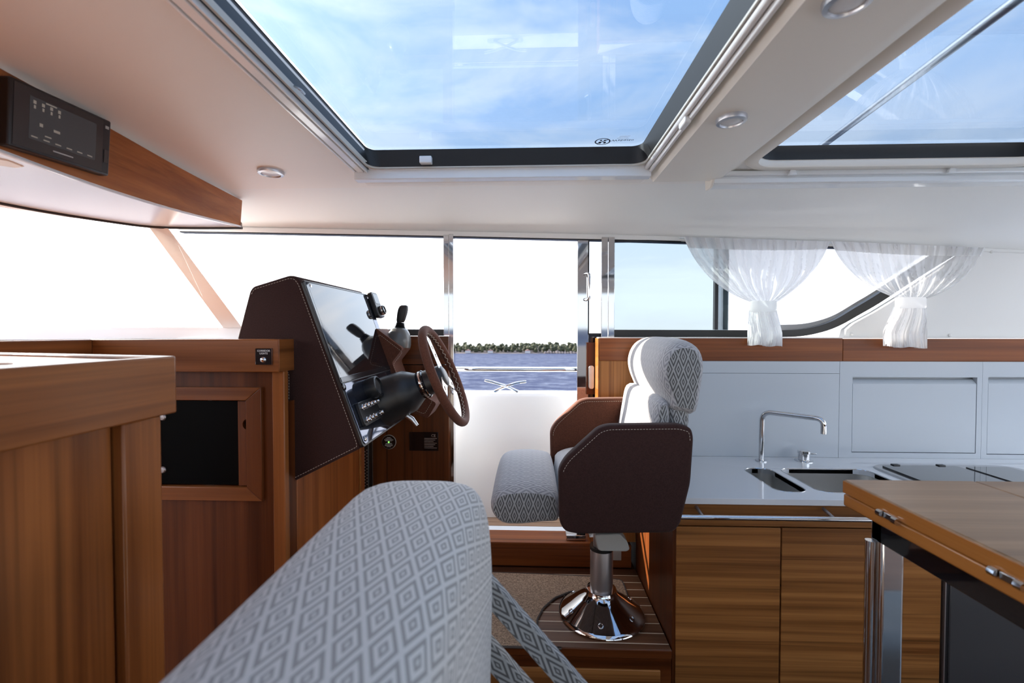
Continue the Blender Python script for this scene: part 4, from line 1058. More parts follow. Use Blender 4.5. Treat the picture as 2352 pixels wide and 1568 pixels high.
MB().box(-1.29, XK - .028, -.9, YK - .11, 0, zk0).build('side_panel', 'teak_z', lc, bevel=.002)
MB().box(-.9, XK - .012, YK - .105, YK - .025, 0, zk0).build('corner_post', 'teak_z', lc, bevel=.004)
# ================================================================== GALLEY
ZT = 0.94; YB = 2.055
zlip = P(1700, 1158, y=YG - .01).z
XR = 3.1
# sink and hob openings in the worktop
SB1 = (P(1697, 1072, z=ZT).x + .002, .982, 1.605, 1.885); SB2 = (1.012, 1.365, 1.605, 1.885)
wk = thing('worktop', 'long white solid-surface galley worktop with sink cut-outs', 'worktop', (1.6, 1.8, zlip))
plate([(XG + .002, YG - .014), (XR, YG - .014), (XR, YB), (XG + .002, YB)], [rrect(*SB1, .045), rrect(*SB2, .05)], zlip, ZT, lambda a, b, c: Vector((a, b, c))).build('slab', 'worktop', wk, bevel=.003)
sk = thing('sink', 'double stainless steel sink set in the white worktop', 'sink', (1.1, 1.74, zlip - .14))
for nm, S, dep in (('small_bowl', SB1, .12), ('large_bowl', SB2, .15)):
    x0, x1, y0, y1 = S; loops = []
    for i, zz, r in ((0, ZT - .004, .045), (0, zlip - .02, .045), (.004, zlip - dep + .03, .045), (.012, zlip - dep + .01, .04), (.035, zlip - dep, .03)):
        loops.append([Vector((a, b, zz)) for a, b in rrect(x0 + i, x1 - i, y0 + i, y1 - i, r, 6)])
    m_ = MB().loft(loops, cap0=False); 
    bo = m_.build(nm, 'steel_sink', sk, smooth=50, fix=False)
    out = [[p + Vector((0, 0, .001)) for p in loops[0]], [Vector((a, b, ZT - .003)) for a, b in rrect(x0 + .003, x1 - .003, y0 + .003, y1 - .003, .043, 6)]]
    MB().tube([p + Vector((0, 0, .003)) for p in loops[0]], .0022, 6, closed=True).build('rim', 'chrome', bo)
    MB().lathe([(.028, 0), (.028, .002), (.02, .003), (.012, .001)], ((x0 + x1) / 2, (y0 + y1) / 2, zlip - dep), (0, 0, 1), 20).build('drain', 'chrome', bo)
# faucet
fp0 = P(1748, 1058, z=ZT); 
fa = thing('faucet', 'tall square-bend chrome faucet behind the sink', 'faucet', fp0)
ztp = P(1765, 945, y=fp0.y).z; e_ = P(1892, 962, z=ztp); e_ = Vector((e_.x, max(e_.y, 1.77), ztp))
pth = fillet([fp0, Vector((fp0.x + .002, fp0.y, ztp)), e_, Vector((e_.x, e_.y, P(1890, 996, y=e_.y).z))], .04, 8)
MB().tube(pth, .0105, 16).build('spout', 'chrome', fa, smooth=60)
MB().lathe([(.024, 0), (.024, .004), (.012, .006)], fp0, (0, 0, 1), 28).build('flange', 'chrome', fa)
mx0 = P(1846, 1058, z=ZT)
mx_ = thing('mixer_knob', 'small chrome mixer knob beside the faucet', 'mixer', mx0)
MB().lathe([(.036, 0), (.036, .003), (.032, .005)], mx0, (0, 0, 1), 28).build('flange', 'chrome', mx_)
MB().lathe([(.022, .004), (.022, .032), (.024, .034), (.024, .044), (.022, .046)], mx0, (0, 0, 1), 28).build('body', 'chrome', mx_)
MB().box(mx0.x + .015, mx0.x + .048, mx0.y - .012, mx0.y - .002, ZT + .030, ZT + .036).build('lever', 'chrome', mx_, bevel=.002)
# hob
hx = (1.405, 1.99, 1.60, 1.945)
hob = thing('hob', 'glass-topped hob with steel rim at the right of the worktop', 'hob', (1.7, 1.77, ZT))
MB().loft([[Vector((a, b, ZT + .0002)) for a, b in rrect(*hx, .07, 8)], [Vector((a, b, ZT + .006)) for a, b in rrect(hx[0] + .006, hx[1] - .006, hx[2] + .006, hx[3] - .006, .066, 8)], [Vector((a, b, ZT + .004)) for a, b in rrect(hx[0] + .035, hx[1] - .035, hx[2] + .03, hx[3] - .03, .045, 8)]]).build('steel_rim', 'steel', hob, smooth=30)
gx = (hx[0] + .04, hx[1] - .04, hx[2] + .035, hx[3] - .035); xm = gx[0] + .30
plate(rrect(gx[0], xm, gx[2], gx[3], .012, 4), [], ZT + .004, ZT + .010, lambda a, b, c: Vector((a, b, c))).build('glass_lid', 'black_gloss', hob)
plate(rrect(xm + .03, gx[1], gx[2], gx[3], .012, 4), [], ZT + .004, ZT + .008, lambda a, b, c: Vector((a, b, c))).build('side_lid', 'black_gloss', hob)
for x in (gx[0] + .06, xm - .06): MB().box(x - .014, x + .014, gx[3] - .006, gx[3] + .012, ZT + .006, ZT + .014).build('lid_hinge', 'black_plastic', hob, bevel=.002)
# backsplash with recessed lift doors
bsz1 = bz0
xj = P(1928, 900, y=YB).x
sp1 = thing('backsplash', 'white backsplash behind the sink between helm seat and cupboards', 'backsplash', (.9, YB, ZT), kind='structure'); sp1.name = 'wall_backsplash'
zh = P(1700, 857, y=YB).z
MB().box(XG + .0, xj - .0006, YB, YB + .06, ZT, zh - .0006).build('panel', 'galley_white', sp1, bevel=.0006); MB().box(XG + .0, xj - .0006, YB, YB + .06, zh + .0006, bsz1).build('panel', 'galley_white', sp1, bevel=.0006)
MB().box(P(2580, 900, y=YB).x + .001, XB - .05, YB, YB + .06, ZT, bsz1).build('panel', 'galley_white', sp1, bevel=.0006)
def cupboard(pxa, pxb, label, x0, x1, py1=1040):
    cb_ = thing('wall_cupboard', label, 'cupboard', ((x0 + x1) / 2, YB, ZT), 'flush white galley cupboards')
    a, b = P(pxa, 950, y=YB).x, P(pxb, 950, y=YB).x; z0, z1 = P((pxa + pxb) / 2, py1, y=YB).z, P((pxa + pxb) / 2, 866, y=YB).z
    plate([(x0, ZT), (x1, ZT), (x1, bsz1), (x0, bsz1)], [[(a, z0), (a, z1), (b, z1), (b, z0)]], 0, .022, lambda p, q, c: Vector((p, YB + c, q))).build('face_frame', 'galley_white', cb_)
    MB().box(a - .01, b + .01, YB + .034, YB + .04, z0 - .01, z1 + .01).build('recess', 'galley_white', cb_)
    dzz = .030
    pts = [Vector((0, YB + .001, z0 + .0028)), Vector((0, YB + .022, z0 + .0028)), Vector((0, YB + .022, z1 - .010)), Vector((0, YB + .016, z1 - .012)), Vector((0, YB + .001, z1 - dzz))]
    pr = [p + Vector((a + .0022, 0, 0)) for p in pts]
    MB().prism(pr, (b - a - .0044, 0, 0)).build('lift_door', 'galley_white', cb_, bevel=.0006)
xm1 = P(2256, 900, y=YB).x; xm2 = P(2580, 900, y=YB).x
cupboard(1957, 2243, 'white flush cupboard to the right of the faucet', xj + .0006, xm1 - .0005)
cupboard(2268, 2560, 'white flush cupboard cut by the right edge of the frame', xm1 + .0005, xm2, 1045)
# wood panel between door and galley
wpn = thing('door_side_panel', 'teak panel beside the open door behind the seat headrest', 'panel', (b0, 2.08, ZP))
MB().box(b0, XG - .0005, 2.078, 2.19, zs + .001, bz0 - .001).build('panel', 'veneer_z', wpn, bevel=.001)
MB().box(b0 - .006, b0 - .0005, 2.078, 2.17, zs + .001, bz1).build('edge_bead', 'tableedge_y', wpn, bevel=.001)
# base cabinets: carcass, fascia, doors, rail
gc = thing('galley_cabinet', 'teak galley base cabinet under the white worktop', 'cabinet', (1.3, 1.8, 0))
xf = P(2168, 1300, y=YG).x
MB().box(XG, XG + .018, YG + .0, YB + .02, 0.0, zlip - .0005).build('side_panel', 'teakdark_z', gc, bevel=.002)
MB().box(XG + .018, xf - .002, YG + .03, YB, 0.1, .74).build('carcass', 'teakdark_x', gc).hide_render = False
zf = P(1700, 1208, y=YG).z
MB().box(XG + .002, xf - .004, YG, YG + .028, zf, zlip - .001).build('fascia', 'veneer_x', gc, bevel=.0015)
xs_ = [P(1551, 1300, y=YG).x, P(1793.5, 1300, y=YG).x, P(2040, 1300, y=YG).x, P(2164, 1300, y=YG).x]
for i in range(3):
    MB().box(xs_[i] + .002, xs_[i + 1] - .003, YG - .002, YG + .018, .11, zf - .004).build('door', 'veneer_x', gc, bevel=.0015)
MB().box(XG + .02, xf - .02, YG + .05, YG + .07, 0, .11).build('toe_kick', 'black_matte', gc)
rlz = P(1750, 1190, y=YG - .055).z; ra = P(1562, 1186, y=YG - .055).x; rb = P(2160, 1193, y=YG - .055).x
grl = thing('grab_rail', 'polished steel grab rail along the galley front', 'rail', (1.1, YG - .05, rlz))
MB().tube([(ra, YG - .055, rlz), (rb, YG - .055, rlz)], .0085, 14).build('tube', 'chrome', grl)
for px in (1608, 1905):
    x = P(px, 1180, y=YG - .03).x; MB().tube([(x, YG - .055, rlz + .002), (x - .002, YG + .001, rlz + .014)], .0055, 10).build('standoff', 'alu_dull', grl)
# fridge
fg = thing('fridge', 'dark grey fridge front at the right end of the galley', 'fridge', (xf + .3, 1.8, 0))
MB().box(xf + .004, XR, YG + .03, YB, 0.06, zlip - .002).build('body', 'black_plastic', fg)
MB().box(xf + .016, XR, YG - .008, YG + .03, .1, zlip - .03).build('front', 'fridge', fg, bevel=.003)
MB().box(xf + .001, xf + .0045, YG - .006, YG + .03, .1, zlip - .004).build('side_strip', 'alu_dull', fg)
MB().box(xf + .006, xf + .014, YG - .004, YG + .02, .1, zlip - .004).build('gap_seal', 'black_seal', fg)

# ================================================================== CURTAINS
def curtain(label, lt, rt, tie, tail, ytop, y, seed, lbulge, rbulge):
    rt_ = random.Random(seed); root = thing('curtain', label, 'curtain', P((tail[0][0] + tail[1][0]) / 2, tail[0][1], y=y), 'tied white sheer curtains')
    NS, NT = 90, 26
    fr_ = [rt_.uniform(.8, 1.25) for _ in range(20)]
    def edge(p, q, bul, t):   # quadratic from top corner to tie, sagging inwards
        c = Vector((p[0] + (q[0] - p[0]) * bul[0], p[1] + (q[1] - p[1]) * bul[1]))
        p, q = Vector(p), Vector(q); return p * (1 - t) ** 2 + c * 2 * t * (1 - t) + q * t * t
    def rip(s, amp, f0):
        return amp * (math.sin(s * f0 * 6.283 + seed) + .5 * math.sin(s * f0 * 14.1 + seed * 2) + .35 * math.sin(s * f0 * 27.7))
    rows = []; head = []
    for i in range(NT + 1):
        t = i / NT; L = edge(lt, tie[0], lbulge, t); Rr = edge(rt, tie[1], rbulge, t); row = []
        for k in range(NS + 1):
            s = k / NS; px = L.x + (Rr.x - L.x) * s; py = L.y + (Rr.y - L.y) * s + math.sin(math.pi * s) * 18 * math.sin(math.pi * t) * .6
            w = (Rr.x - L.x); amp = .010 * (1 - .75 * t) + .004
            ph = s + .03 * math.sin(6 * t + seed) * math.sin(9 * s)
            yy = ytop + (y - ytop) * t + rip(ph, amp * .8, 9) - .02 * math.sin(math.pi * s) * t * (1 - t)
            row.append(P(px, py, y=yy))
        rows.append(row)
        if t <= .13: head.append([p + Vector((0, -.0025, 0)) for p in row])
    MB().grid(rows).build('drape', 'sheer', root, smooth=80, fix=False)
    MB().grid(head).build('heading_tape', 'sheer_thick', root, smooth=80, fix=False)
    # tie band
    a, b = P(tie[0][0] - 1, tie[0][1], y=y - .02), P(tie[1][0] + 1, tie[1][1] + 20, y=y - .02); cx = (a.x + b.x) / 2; rx = (b.x - a.x) / 2
    mb_ = MB(); loops = []
    for zz in (a.z + .006, a.z, b.z, b.z - .004):
        loops.append([Vector((cx + rx * math.cos(2 * math.pi * k / 28) * (1.0 if zz in (a.z, b.z) else .93), y - .012 + .03 * math.sin(2 * math.pi * k / 28), zz)) for k in range(28)])
    mb_.loft(loops, False, False).build('tieback', 'sheer_thick', root, smooth=60, fix=False)
    # tail
    rows = []
    for i in range(17):
        t = i / 16; x0 = tie[0][0] + (tail[0][0] - tie[0][0]) * min(1, t * 1.6); x1 = tie[1][0] + (tail[1][0] - tie[1][0]) * min(1, t * 1.6); row = []
        for k in range(61):
            s = k / 60; py = tie[0][1] + 18 + (tail[0][1] + (tail[1][1] - tail[0][1]) * s - tie[0][1] - 18) * t
            yy = y - .015 + rip(s + .04 * math.sin(5 * t + seed), .006 + .002 * t, 3.2) + .008 * math.sin(9 * t + 8 * s + seed) * t
            row.append(P(x0 + (x1 - x0) * s, py + 1.5 * math.sin(11 * s + seed) * t, y=yy))
        rows.append(row)
    mt = MB().grid(rows); mt.grid([[p + Vector((.004 * math.sin(k), .022, 0)) for k, p in enumerate(r_)] for r_ in rows]); mt.build('tail', 'sheer_thick', root, smooth=80, fix=False)
    return root
curtain('tied white sheer curtain hanging nearer the helm seat', (1570, 544), (1905, 555), ((1726, 694), (1784, 694)), ((1722, 792), (1797, 796)), 2.13, 2.045, 1.3, (.28, .75), (.2, .55))
curtain('tied white sheer curtain hanging over the white wall panel', (1908, 554), (2262, 569), ((2062, 686), (2128, 686)), ((2037, 796), (2130, 799)), 2.12, 2.04, 4.1, (.24, .7), (.3, .75))
# curtain track
tr = [Vector((x, 2.158, hz(x) - .012)) for x in [P(1565, 545, y=2.13).x + (P(2262, 570, y=2.13).x - P(1565, 545, y=2.13).x) * k / 10 for k in range(11)]]
o = MB().loft([[p + Vector((0, -.006, .006)), p + Vector((0, .006, .006)), p + Vector((0, .006, -.002)), p + Vector((0, -.006, -.002))] for p in tr]).build('curtain_track', 'alu_white', None, label='thin white curtain track under the window header', cat='curtain track')

# ================================================================== ROOF HATCHES
def rr3(X, Y0, Y1, r, z, n=6): return [Vector((a, b, z)) for a, b in rrect(X[0], X[1], Y0, Y1, r, n)]
h1 = thing('roof_hatch', 'large sliding glass roof hatch above the helm', 'roof hatch', (-.08, .5, ZC))
x0, x1, y0, y1 = H1
ZG = 2.128
# tracks on the ceiling left of the opening, stepped frame, end frame facing the cabin
def ringframe(parent, name, mat, o, i, z0, z1, ro, ri, bevel=.002):
    return plate(rrect(*o, ro, 6), [rrect(*i, ri, 6)], z0, z1, lambda a, b, c: Vector((a, b, c))).build(name, mat, parent, bevel=bevel)
for xa_, xb_, dz_, m_ in ((-.062, -.056, .010, 'alu_white'), (-.056, -.048, .004, 'beige_seal'), (-.048, -.026, .012, 'alu_white'), (-.026, -.018, .007, 'beige_seal'), (-.018, -.012, .014, 'alu_white'), (-.012, -.006, .002, 'black_seal')):
    MB().box(x0 + xa_, x0 + xb_, y0 - .03, y1 + .015, ZC - dz_, ZC + .01).build('track', m_, h1, bevel=.0012)
MB().box(x0 - .062, x1 + .03, y1 + .012, y1 + .05, ZC - .036, ZC + .006).build('end_frame', 'alu_white', h1, bevel=.003)
MB().box(x0 - .05, x1 + .03, y1 + .050, y1 + .11, ZC - .034, ZC + .002).build('end_moulding', 'headliner', h1, bevel=.03, seg=4)
MB().box(x0 - .006, x1 + .006, y1 + .004, y1 + .0125, ZC - .004, ZC + .006).build('end_strip', 'alu_white', h1, bevel=.001)
ringframe(h1, 'seal', 'beige_seal', (x0 - .006, x1 + .004, y0 + .0, y1 + .004), (x0, x1 - .0, y0 + .01, y1), ZC - .004, ZC + .012, .03, .04)
# black upstand to the glass
lo_ = rr3((x0, x1), y0 + .01, y1, .045, ZC + .002); hi_ = rr3((P(845, 347, z=ZG).x, P(1474, 333, z=ZG).x), y0 + .02, P(1160, 340, z=ZG).y, .035, ZG)
hi2 = rr3((x0 - .004, x1 + .004), y0, y1 + .006, .05, ZG + .002)
MB().loft([lo_, [a * .35 + b * .65 for a, b in zip(lo_, hi_)], hi_, hi2], False, False).build('black_border', 'black_band', h1, smooth=60, fix=False)
g1_ = plate(rrect(x0 - .0, x1 + .0, y0, y1 + .01, .04, 5), [], ZG + .003, ZG + .009, lambda a, b, c: Vector((a, b, c))).build('pane', 'glass_hatch', h1, smooth=0)
q0 = P(963, 374, y=y1 - .02); q1 = P(991, 374, y=y1 - .02)
MB().box(q0.x, q1.x, y1 - .022, y1 + .002, q0.z, q0.z + .024).build('latch', 'alu_white', h1, bevel=.003)
MB().tube(catmull([P(676, 198, z=ZC + .004), P(690, 206, z=ZC - .006), P(699, 215, z=ZC + .004)], 4), .003, 6).build('clip', 'alu', h1)
# no-step symbol and maker mark printed on the glass (seen from below)
zs_ = ZG + .0024
def decal(c, s, parent, mirror=False):
    m = -1 if mirror else 1
    F = lambda a, b, d=0: Vector((c.x + a * s * m, c.y + b * s, c.z - d * .0003))
    N = 32
    o = [(math.cos(2 * math.pi * k / N) * .036, math.sin(2 * math.pi * k / N) * .036) for k in range(N)]; i = [(a * .83, b * .83) for a, b in o]
    mb = plate(o, [i], 0, .3, lambda a, b, d: F(a, b, d)); 
    for sg in (-1, 1):
        for cx, cy, rx, ry in ((.009 * sg, .011, .0068, .0095), (.007 * sg, -.013, .0055, .0065)):
            mb.prism([F(cx + sg * .002 + rx * math.cos(2 * math.pi * k / 14), cy + ry * math.sin(2 * math.pi * k / 14)) for k in range(14)], (0, 0, -.0002))
    mb.prism([F(-.026, .022), (F(-.022, .026)), F(.026, -.022), F(.022, -.026)], (0, 0, -.0002))
    return mb.build('no_step_symbol', 'navy_print', parent, smooth=0)
dc1 = P(1384, 325, z=zs_); decal(dc1, .72, h1)
tp = P(1430, 322, z=zs_)
text_mb('Webasto', .020, lambda a, b, c: Vector((tp.x + a, tp.y + b, zs_ - c)), .0001).build('maker_mark', 'navy_print', h1)
tx = MB()
for k in range(3): tx.box(tp.x - .022 + .003 * k, tp.x + .018 - .003 * (k % 2), tp.y + -.016 - .009 * k, tp.y - .0145 - .009 * k, zs_ - .0002, zs_)
tx.build('print_lines', 'white_print', h1)

# beam cover between the hatches
bm_ = thing('ceiling_beam', 'cream roof beam cover between the two hatches', 'beam', (.57, .8, ZC - .03), kind='structure'); bm_.name = 'trim_10'
bx0, bx1 = x1 + .040, H2[0] - .03
ye = P(1560, 418, z=ZC - .03).y
pts = []
def bsec(y, k):
    h = .034 * k; w = .02
    return [Vector((bx0, y, ZC)), Vector((bx0 + .002, y, ZC - h * .2)), Vector((bx0 + .016, y, ZC - h)), Vector((bx1 - .075, y, ZC - h)), Vector((bx1 - .045, y, ZC - h * .8)), Vector((bx1 - .012, y, ZC - .004 * k)), Vector((bx1, y, ZC))]
secs = [bsec(y, 1) for y in (-1.6, 0, .8, 1.4, ye - .03)] + [bsec(ye - .015, .97), bsec(ye - .005, .85), bsec(ye, .5), bsec(ye + .001, .05)]
MB().loft(secs).build('cover', 'beam', bm_, smooth=40)
# tracks on the hatch side of the beam
for dx, rr, zz in ((.014, .0085, .006), (.028, .007, .016)):
    MB().tube([(x1 + dx, -1.5, ZC - zz), (x1 + dx, y1 - .0 + .0, ZC - zz), (x1 + dx, y1 + .012, ZC - zz)], rr, 12).build('blind_track', 'gelcoat', bm_)
q = P(1569, 280, z=ZC - .016); MB().box(q.x - .006, q.x + .012, q.y - .03, q.y + .02, ZC - .03, ZC - .012).build('track_clip', 'gelcoat', bm_, bevel=.004)

h2 = thing('roof_hatch', 'fixed glass roof hatch over the galley with rounded corners', 'roof hatch', (1.2, .4, ZC))
x0b, x1b, y0b, y1b = H2
lo0 = rr3((x0b - .045, x1b + .045), y0b - .045, y1b + .045, .125, ZC - .001); lo1 = rr3((x0b - .036, x1b + .036), y0b - .036, y1b + .036, .12, ZC - .010); lo2 = rr3((x0b - .004, x1b + .004), y0b - .004, y1b + .004, .09, ZC - .010)
lo3 = rr3((x0b, x1b), y0b, y1b, .085, ZC - .004); lo4 = rr3((x0b, x1b), y0b, y1b, .085, ZC + .014)
MB().loft([lo0, lo1, lo2, lo3, lo4], False, False).build('lip_frame', 'beam', h2, smooth=50, fix=False)
bk0 = rr3((x0b + .002, x1b - .002), y0b + .002, y1b - .002, .083, ZC + .013); bk1 = rr3((x0b + .006, x1b - .006), y0b + .006, y1b - .004, .07, ZG - .012); bk2 = rr3((x0b + .012, x1b - .012), y0b + .012, y1b - .010, .055, ZG); bk3 = rr3((x0b - .002, x1b + .002), y0b - .002, y1b + .002, .085, ZG + .002)
MB().loft([bk0, bk1, bk2, bk3], False, False).build('black_seal', 'black_band', h2, smooth=40, fix=False)
plate(rrect(x0b, x1b, y0b, y1b, .08, 5), [], ZG + .003, ZG + .009, lambda a, b, c: Vector((a, b, c))).build('pane', 'glass_hatch', h2, smooth=0)
dc2 = P(2080, 340, z=zs_); decal(dc2, .62, h2, True)
tp2 = P(2045, 342, z=zs_)
text_mb('Webasto', .018, lambda a, b, c: Vector((tp2.x - a, tp2.y + b, zs_ - c)), .0001).build('maker_mark', 'navy_print', h2)
# steel roof rails outside above the galley hatch
rz = 2.30
r1 = thing('roof_rail', 'polished steel tube crossing above the galley hatch', 'railing', (1.2, 1.2, rz - .02))
A_, B_ = P(1863, 354, z=rz), P(2345, -8, z=rz); A_.z = B_.z = rz
MB().tube([A_, B_, B_ + (B_ - A_) * 1.2], .0135, 14).build('tube', 'alu', r1)
r2 = thing('roof_rail', 'polished steel tube along the roof edge beyond the galley hatch', 'railing', (1.5, 2.0, ZC + .05))
q = P(1730, 349, z=rz); MB().tube([(q.x - .25, A_.y + .02, rz), (2.9, A_.y + .02, rz)], .0115, 12).build('tube', 'chrome', r2)
for x in (q.x - .1, 1.6, 2.4): MB().tube([(x, A_.y + .02, 2.02), (x, A_.y + .02, rz)], .008, 8).build('stanchion', 'chrome', r2)
# roller blind cassette beyond the galley hatch
yb1_ = 1.655
rbn = thing('blind_cassette', 'white roller blind cassette below the galley hatch', 'blind', (1.2, yb1_, ZC - .05))
xc0 = P(1640, 415, y=yb1_).x; xc1 = 2.35
def bar(y0_, y1_, z0_, z1_, nm, mt, bev=.003, xa=xc0, xb=xc1): return MB().box(xa, xb, y0_, y1_, z0_, z1_).build(nm, mt, rbn, bevel=bev)
bar(yb1_ + .004, yb1_ + .06, ZC - .050, ZC - .001, 'housing', 'alu_white', .006); bar(yb1_ - .010, yb1_ + .004, ZC - .022, ZC - .004, 'pull_bar', 'alu_white', .004); bar(yb1_ - .002, yb1_ + .004, ZC - .046, ZC - .028, 'lower_lip', 'alu_white', .002)
MB().prism([Vector((xc0, yb1_ - .014, ZC - .001)), Vector((xc0, yb1_ - .016, ZC - .03)), Vector((xc0, yb1_ + .01, ZC - .058)), Vector((xc0, yb1_ + .055, ZC - .056)), Vector((xc0, yb1_ + .062, ZC - .001))], (-.010, 0, 0)).build('end_cap', 'beam', rbn, bevel=.003)
for px in (1818, 2182):
    q = P(px, 400, y=yb1_ - .012); MB().prism([Vector((q.x - .007, yb1_ - .011, ZC - .003)), Vector((q.x + .007, yb1_ - .011, ZC - .003)), Vector((q.x + .015, yb1_ - .011, ZC - .026)), Vector((q.x - .015, yb1_ - .011, ZC - .026))], (0, -.012, 0)).build('clip', 'alu_white', rbn, bevel=.002)
# downlights
def downlight(px, py, z, label, r=.037):
    q = P(px, py, z=z); t = thing('downlight', label, 'ceiling light', q, 'recessed round downlights')
    MB().lathe([(r, 0.001), (r, -.006), (r * .95, -.011), (r * .74, -.013), (r * .68, -.008), (r * .66, .001)], q, (0, 0, 1), 32).build('bezel', 'alu', t, smooth=50)
    MB().lathe([(r * .70, 0), (r * .69, -.009), (r * .5, -.011), (0, -.012)], q, (0, 0, 1), 28).build('lens', 'lens', t, smooth=60)
downlight(622, 393, ZC, 'round satin downlight on the headliner left of the hatch', .044)
downlight(1680, 271, ZC - .034, 'round satin downlight on the cream beam between the hatches')
downlight(1948, -6, ZC - .034, 'round downlight on the beam cut by the top edge of the frame')

# ================================================================== OVERHEAD SCREEN
xa = ft[3].x; yA = ft[3].y
cs = [(10, 172), (246, 279), (240, 405), (5, 333)]
pl_n = (FT[10] - FB[10]).cross(FT[14] - FT[8]).normalized(); 
if pl_n.x < 0: pl_n = -pl_n
pl_o = (FT[12] + FB[12]) / 2 + pl_n * .010
C4 = [PP(a, b, pl_o, pl_n) for a, b in cs]
tv = thing('touch_screen', 'black touch screen panel mounted on the overhead teak fascia', 'screen', (C4[2] + C4[3]) / 2)
MB().hexa([p + pl_n * .012 for p in C4], [p - pl_n * .016 for p in C4]).build('housing', 'black_plastic', tv, bevel=.005, seg=3)
def q4(u, v): return (C4[0] * (1 - u) + C4[1] * u) * (1 - v) + (C4[3] * (1 - u) + C4[2] * u) * v
def quad(u0, u1, v0, v1, w0, w1, name, mat, parent, bevel=0.0):
    a = [q4(u0, v0), q4(u1, v0), q4(u1, v1), q4(u0, v1)]
    return MB().hexa([p + pl_n * w1 for p in a], [p + pl_n * w0 for p in a]).build(name, mat, parent, bevel=bevel)
g_ = quad(.03, .90, .05, .95, .012, .0128, 'glass_front', 'black_gloss', tv)
s_ = quad(.16, .82, .16, .80, .0128, .0131, 'display', 'screen_dim', tv)
tx = MB()
def tq(u0, u1, v0, v1):
    a = [q4(u0, v0), q4(u1, v0), q4(u1, v1), q4(u0, v1)]; tx.hexa([p + pl_n * .0136 for p in a], [p + pl_n * .0131 for p in a])
for k in range(4): tq(.19 + .075 * k, .215 + .075 * k, .21, .26); tq(.195 + .075 * k, .212 + .075 * k, .28, .33)
tq(.30, .40, .175, .195); tq(.25, .28, .52, .57); tq(.38, .44, .54, .58); tq(.30, .36, .68, .70)
for k in range(6): tq(.18 + .11 * k, .235 + .11 * k, .745, .765)
tx.build('icons', 'screen_txt', s_, kind='stuff')
MB_ = MB(); tx = MB_
tq(.38, .58, .865, .885); MB_.build('maker_mark', 'grey_plastic', tv)
quad(.925, .965, .12, .17, .012, .0135, 'side_key', 'grey_plastic', tv); quad(.92, .97, .55, .78, .012, .0135, 'side_key', 'black_gloss', tv)

# ================================================================== TABLE (right foreground)
YT = 1.10
tcn = P(1937, 1100, y=YT); zt1 = tcn.z; zt0 = P(1937, 1160, y=YT).z; ztm = P(1937, 1131, y=YT).z
tbl = thing('folding_table', 'folding teak dinette table with double leaf and polished frame', 'table', (tcn.x + .45, .75, ZP))
xt = tcn.x; xl2 = P(2236, 1103, y=YT).x
MB().box(xt, xl2 - .0008, .12, YT, ztm + .0012, zt1).build('upper_leaf', 'tabletop_x', tbl, bevel=.004)
MB().box(xl2 + .0008, xt + 1.2, .12, YT, ztm + .0012, zt1).build('upper_leaf', 'tabletop_x', tbl, bevel=.004)
MB().box(xt - .0015, xt + .003, .12, YT - .0, ztm + .0012, zt1 - .003).build('edge_band', 'tableedge_y', tbl, bevel=.001)
MB().box(xt, xt + 1.2, .12, YT, zt0, ztm - .0012).build('lower_leaf', 'tableedge_y', tbl, bevel=.004)
for px, py in ((2046, 1187), (2322, 1337)):
    q = P(px, py, x=xt)
    hg = MB().box(xt - .006, xt + .002, q.y - .012, q.y + .012, ztm - .006, ztm + .006).build('hinge', 'steel', tbl, bevel=.001)
    for s in (-1, 1): MB().tube([(xt - .006, q.y + s * .020 - .006, ztm), (xt - .006, q.y + s * .020 + .006, ztm)], .0075, 10).build('hinge_knuckle', 'chrome', hg)
# frame under the top
MB().box(xt + .03, xt + .06, .15, YT - .05, zt0 - .055, zt0).build('apron', 'black_gloss', tbl, bevel=.002); bpy.data.objects
MB().box(xt + .03, xt + 1.1, YT - .08, YT - .05, zt0 - .055, zt0).build('apron', 'black_metal', tbl, bevel=.002)
lx = xt + .035
MB().box(lx, lx + .05, YT - .075, YT - .04, ZP, zt0 - .0).build('leg', 'chrome', tbl, bevel=.006, seg=3)
MB().tube([(lx - .006, YT - .05, ZP), (lx - .006, YT - .05, zt0 - .06)], .011, 14).build('leg_tube', 'chrome', tbl)
MB().box(lx, lx + .05, .2, .235, ZP, zt0).build('leg', 'chrome', tbl, bevel=.006, seg=3)
MB().box(lx + .9, lx + .95, YT - .075, YT - .04, ZP, zt0).build('leg', 'chrome', tbl, bevel=.006, seg=3); MB().box(lx + .9, lx + .95, .2, .235, ZP, zt0).build('leg', 'chrome', tbl, bevel=.006, seg=3)
MB().box(lx - .03, lx + 1.0, .15, YT - .02, ZP, ZP + .02).build('foot_frame', 'black_metal', tbl, bevel=.003)

# ================================================================== BENCH BACKREST (near foreground)
bt = 1.238
bench = thing('dinette_bench', 'foreground dinette bench with reversible backrest in pale diamond fabric', 'bench', (-.17, .4, ZP))
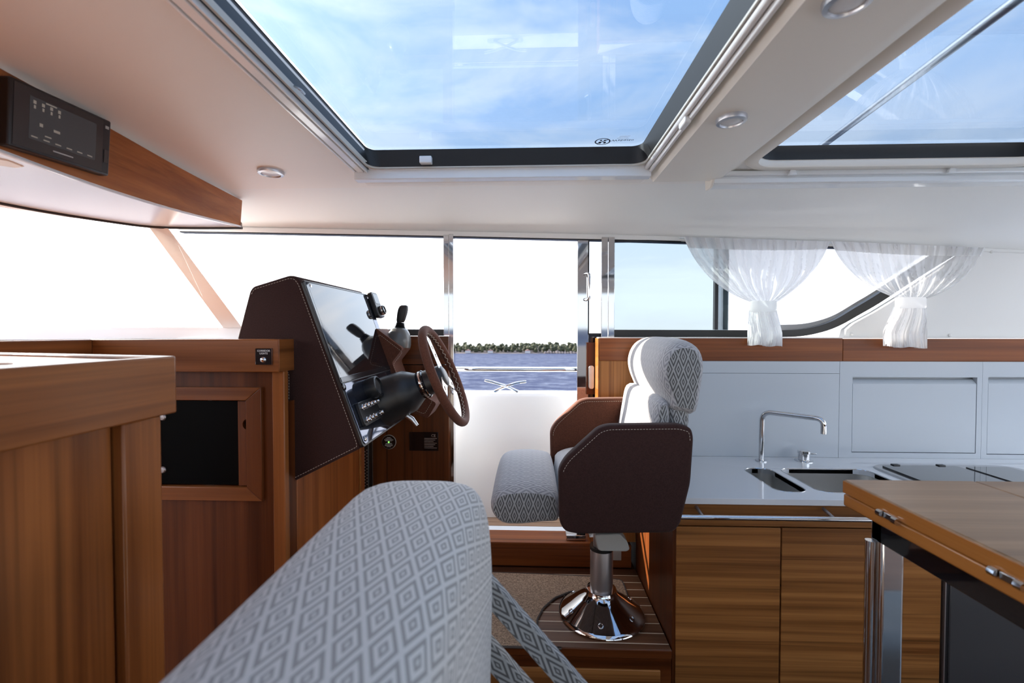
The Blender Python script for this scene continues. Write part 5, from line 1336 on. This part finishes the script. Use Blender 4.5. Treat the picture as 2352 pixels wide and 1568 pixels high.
# cross-section across x (thickness) and z, running along y with a rounded far end
sec0 = [(-.318, bt - .30), (-.322, bt - .16), (-.320, bt - .075), (-.300, bt - .025), (-.26, bt - .004), (-.19, bt), (-.130, bt - .002), (-.092, bt - .014), (-.072, bt - .05), (-.064, bt - .11), (-.062, bt - .20), (-.065, bt - .36), (-.06, bt - .42), (-.20, bt - .44), (-.29, bt - .42)]
sec = resample(catmull([Vector(p) for p in sec0], 6, True), 72); cx = -.175; cz = bt - .22
yE = P(930, 1098, z=bt).y + .03; yS = -.2
L = [0]
for i in range(72): L.append(L[-1] + (sec[(i + 1) % 72] - sec[i]).length)
rows = []; uvs = []; rE = .07; vv = 0; prev = None
st_ = [yS + (yE - rE - yS) * k / 22 for k in range(23)] + [None] * 9
for k in range(32):
    if k < 23: y = st_[k]; d = 0
    else:
        a = (k - 22) / 9 * math.pi / 2; y = yE - rE + rE * math.sin(a); d = rE * (1 - math.cos(a))
    row = []
    for p in sec:
        dx, dz = p[0] - cx, p[1] - cz; hw, hh = .14, .22
        row.append(Vector((cx + dx * (1 - d / hw * .62), y, cz + dz * (1 - d / hh * .34))))
    if prev is not None: vv += (row[24] - prev[24]).length
    prev = row; rows.append(row + [row[0]]); uvs.append([(l, vv) for l in L])
mb = MB().grid(rows, uvs); e = rows[-1][:-1]; mb.add(e, [list(range(72))], [[(p.x, p.z) for p in e]])
mb.build('backrest', 'diamond_bench', bench, smooth=80)
# two fabric covered swing arms
def strap(pa, pb, w, y, th, nm):
    a, b = P(*pa, y=y), P(*pb, y=y); d = (b - a).normalized(); n = Vector((-d.z, 0, d.x))
    if n.z < 0: n = -n
    ln = (b - a).length; m = MB()
    c4 = [a - n * w / 2, b - n * w / 2, b + n * w / 2, a + n * w / 2]; t = Vector((0, th, 0))
    uvq = [(-w / 2, 0), (-w / 2, ln), (w / 2, ln), (w / 2, 0)]
    m.add(c4 + [p + t for p in c4], [(0, 1, 2, 3), (7, 6, 5, 4), (3, 2, 6, 7), (0, 4, 5, 1), (1, 5, 6, 2), (0, 3, 7, 4)], [uvq, uvq[::-1], [(0, 0), (0, ln), (th, ln), (th, 0)], [(0, 0), (th, 0), (th, ln), (0, ln)], [(0, 0)] * 4, [(0, 0)] * 4])
    return m.build(nm, 'diamond', bench, bevel=.003)
strap((1040, 1266), (1420, 1700), .040, .80, .02, 'swing_arm')
strap((1040, 1410), (1300, 1706), .040, .80, .02, 'swing_arm')
bp0 = P(1420, 1700, y=.8)
bsb = bench
MB().box(-.45, .3, -.2, .72, ZP, ZP + .30).build('base', 'teak_x', bsb, bevel=.004)
MB().box(-.44, .29, -.19, .71, ZP + .30, ZP + .36).build('seat_pad', 'diamond_bench', bsb, bevel=.01)
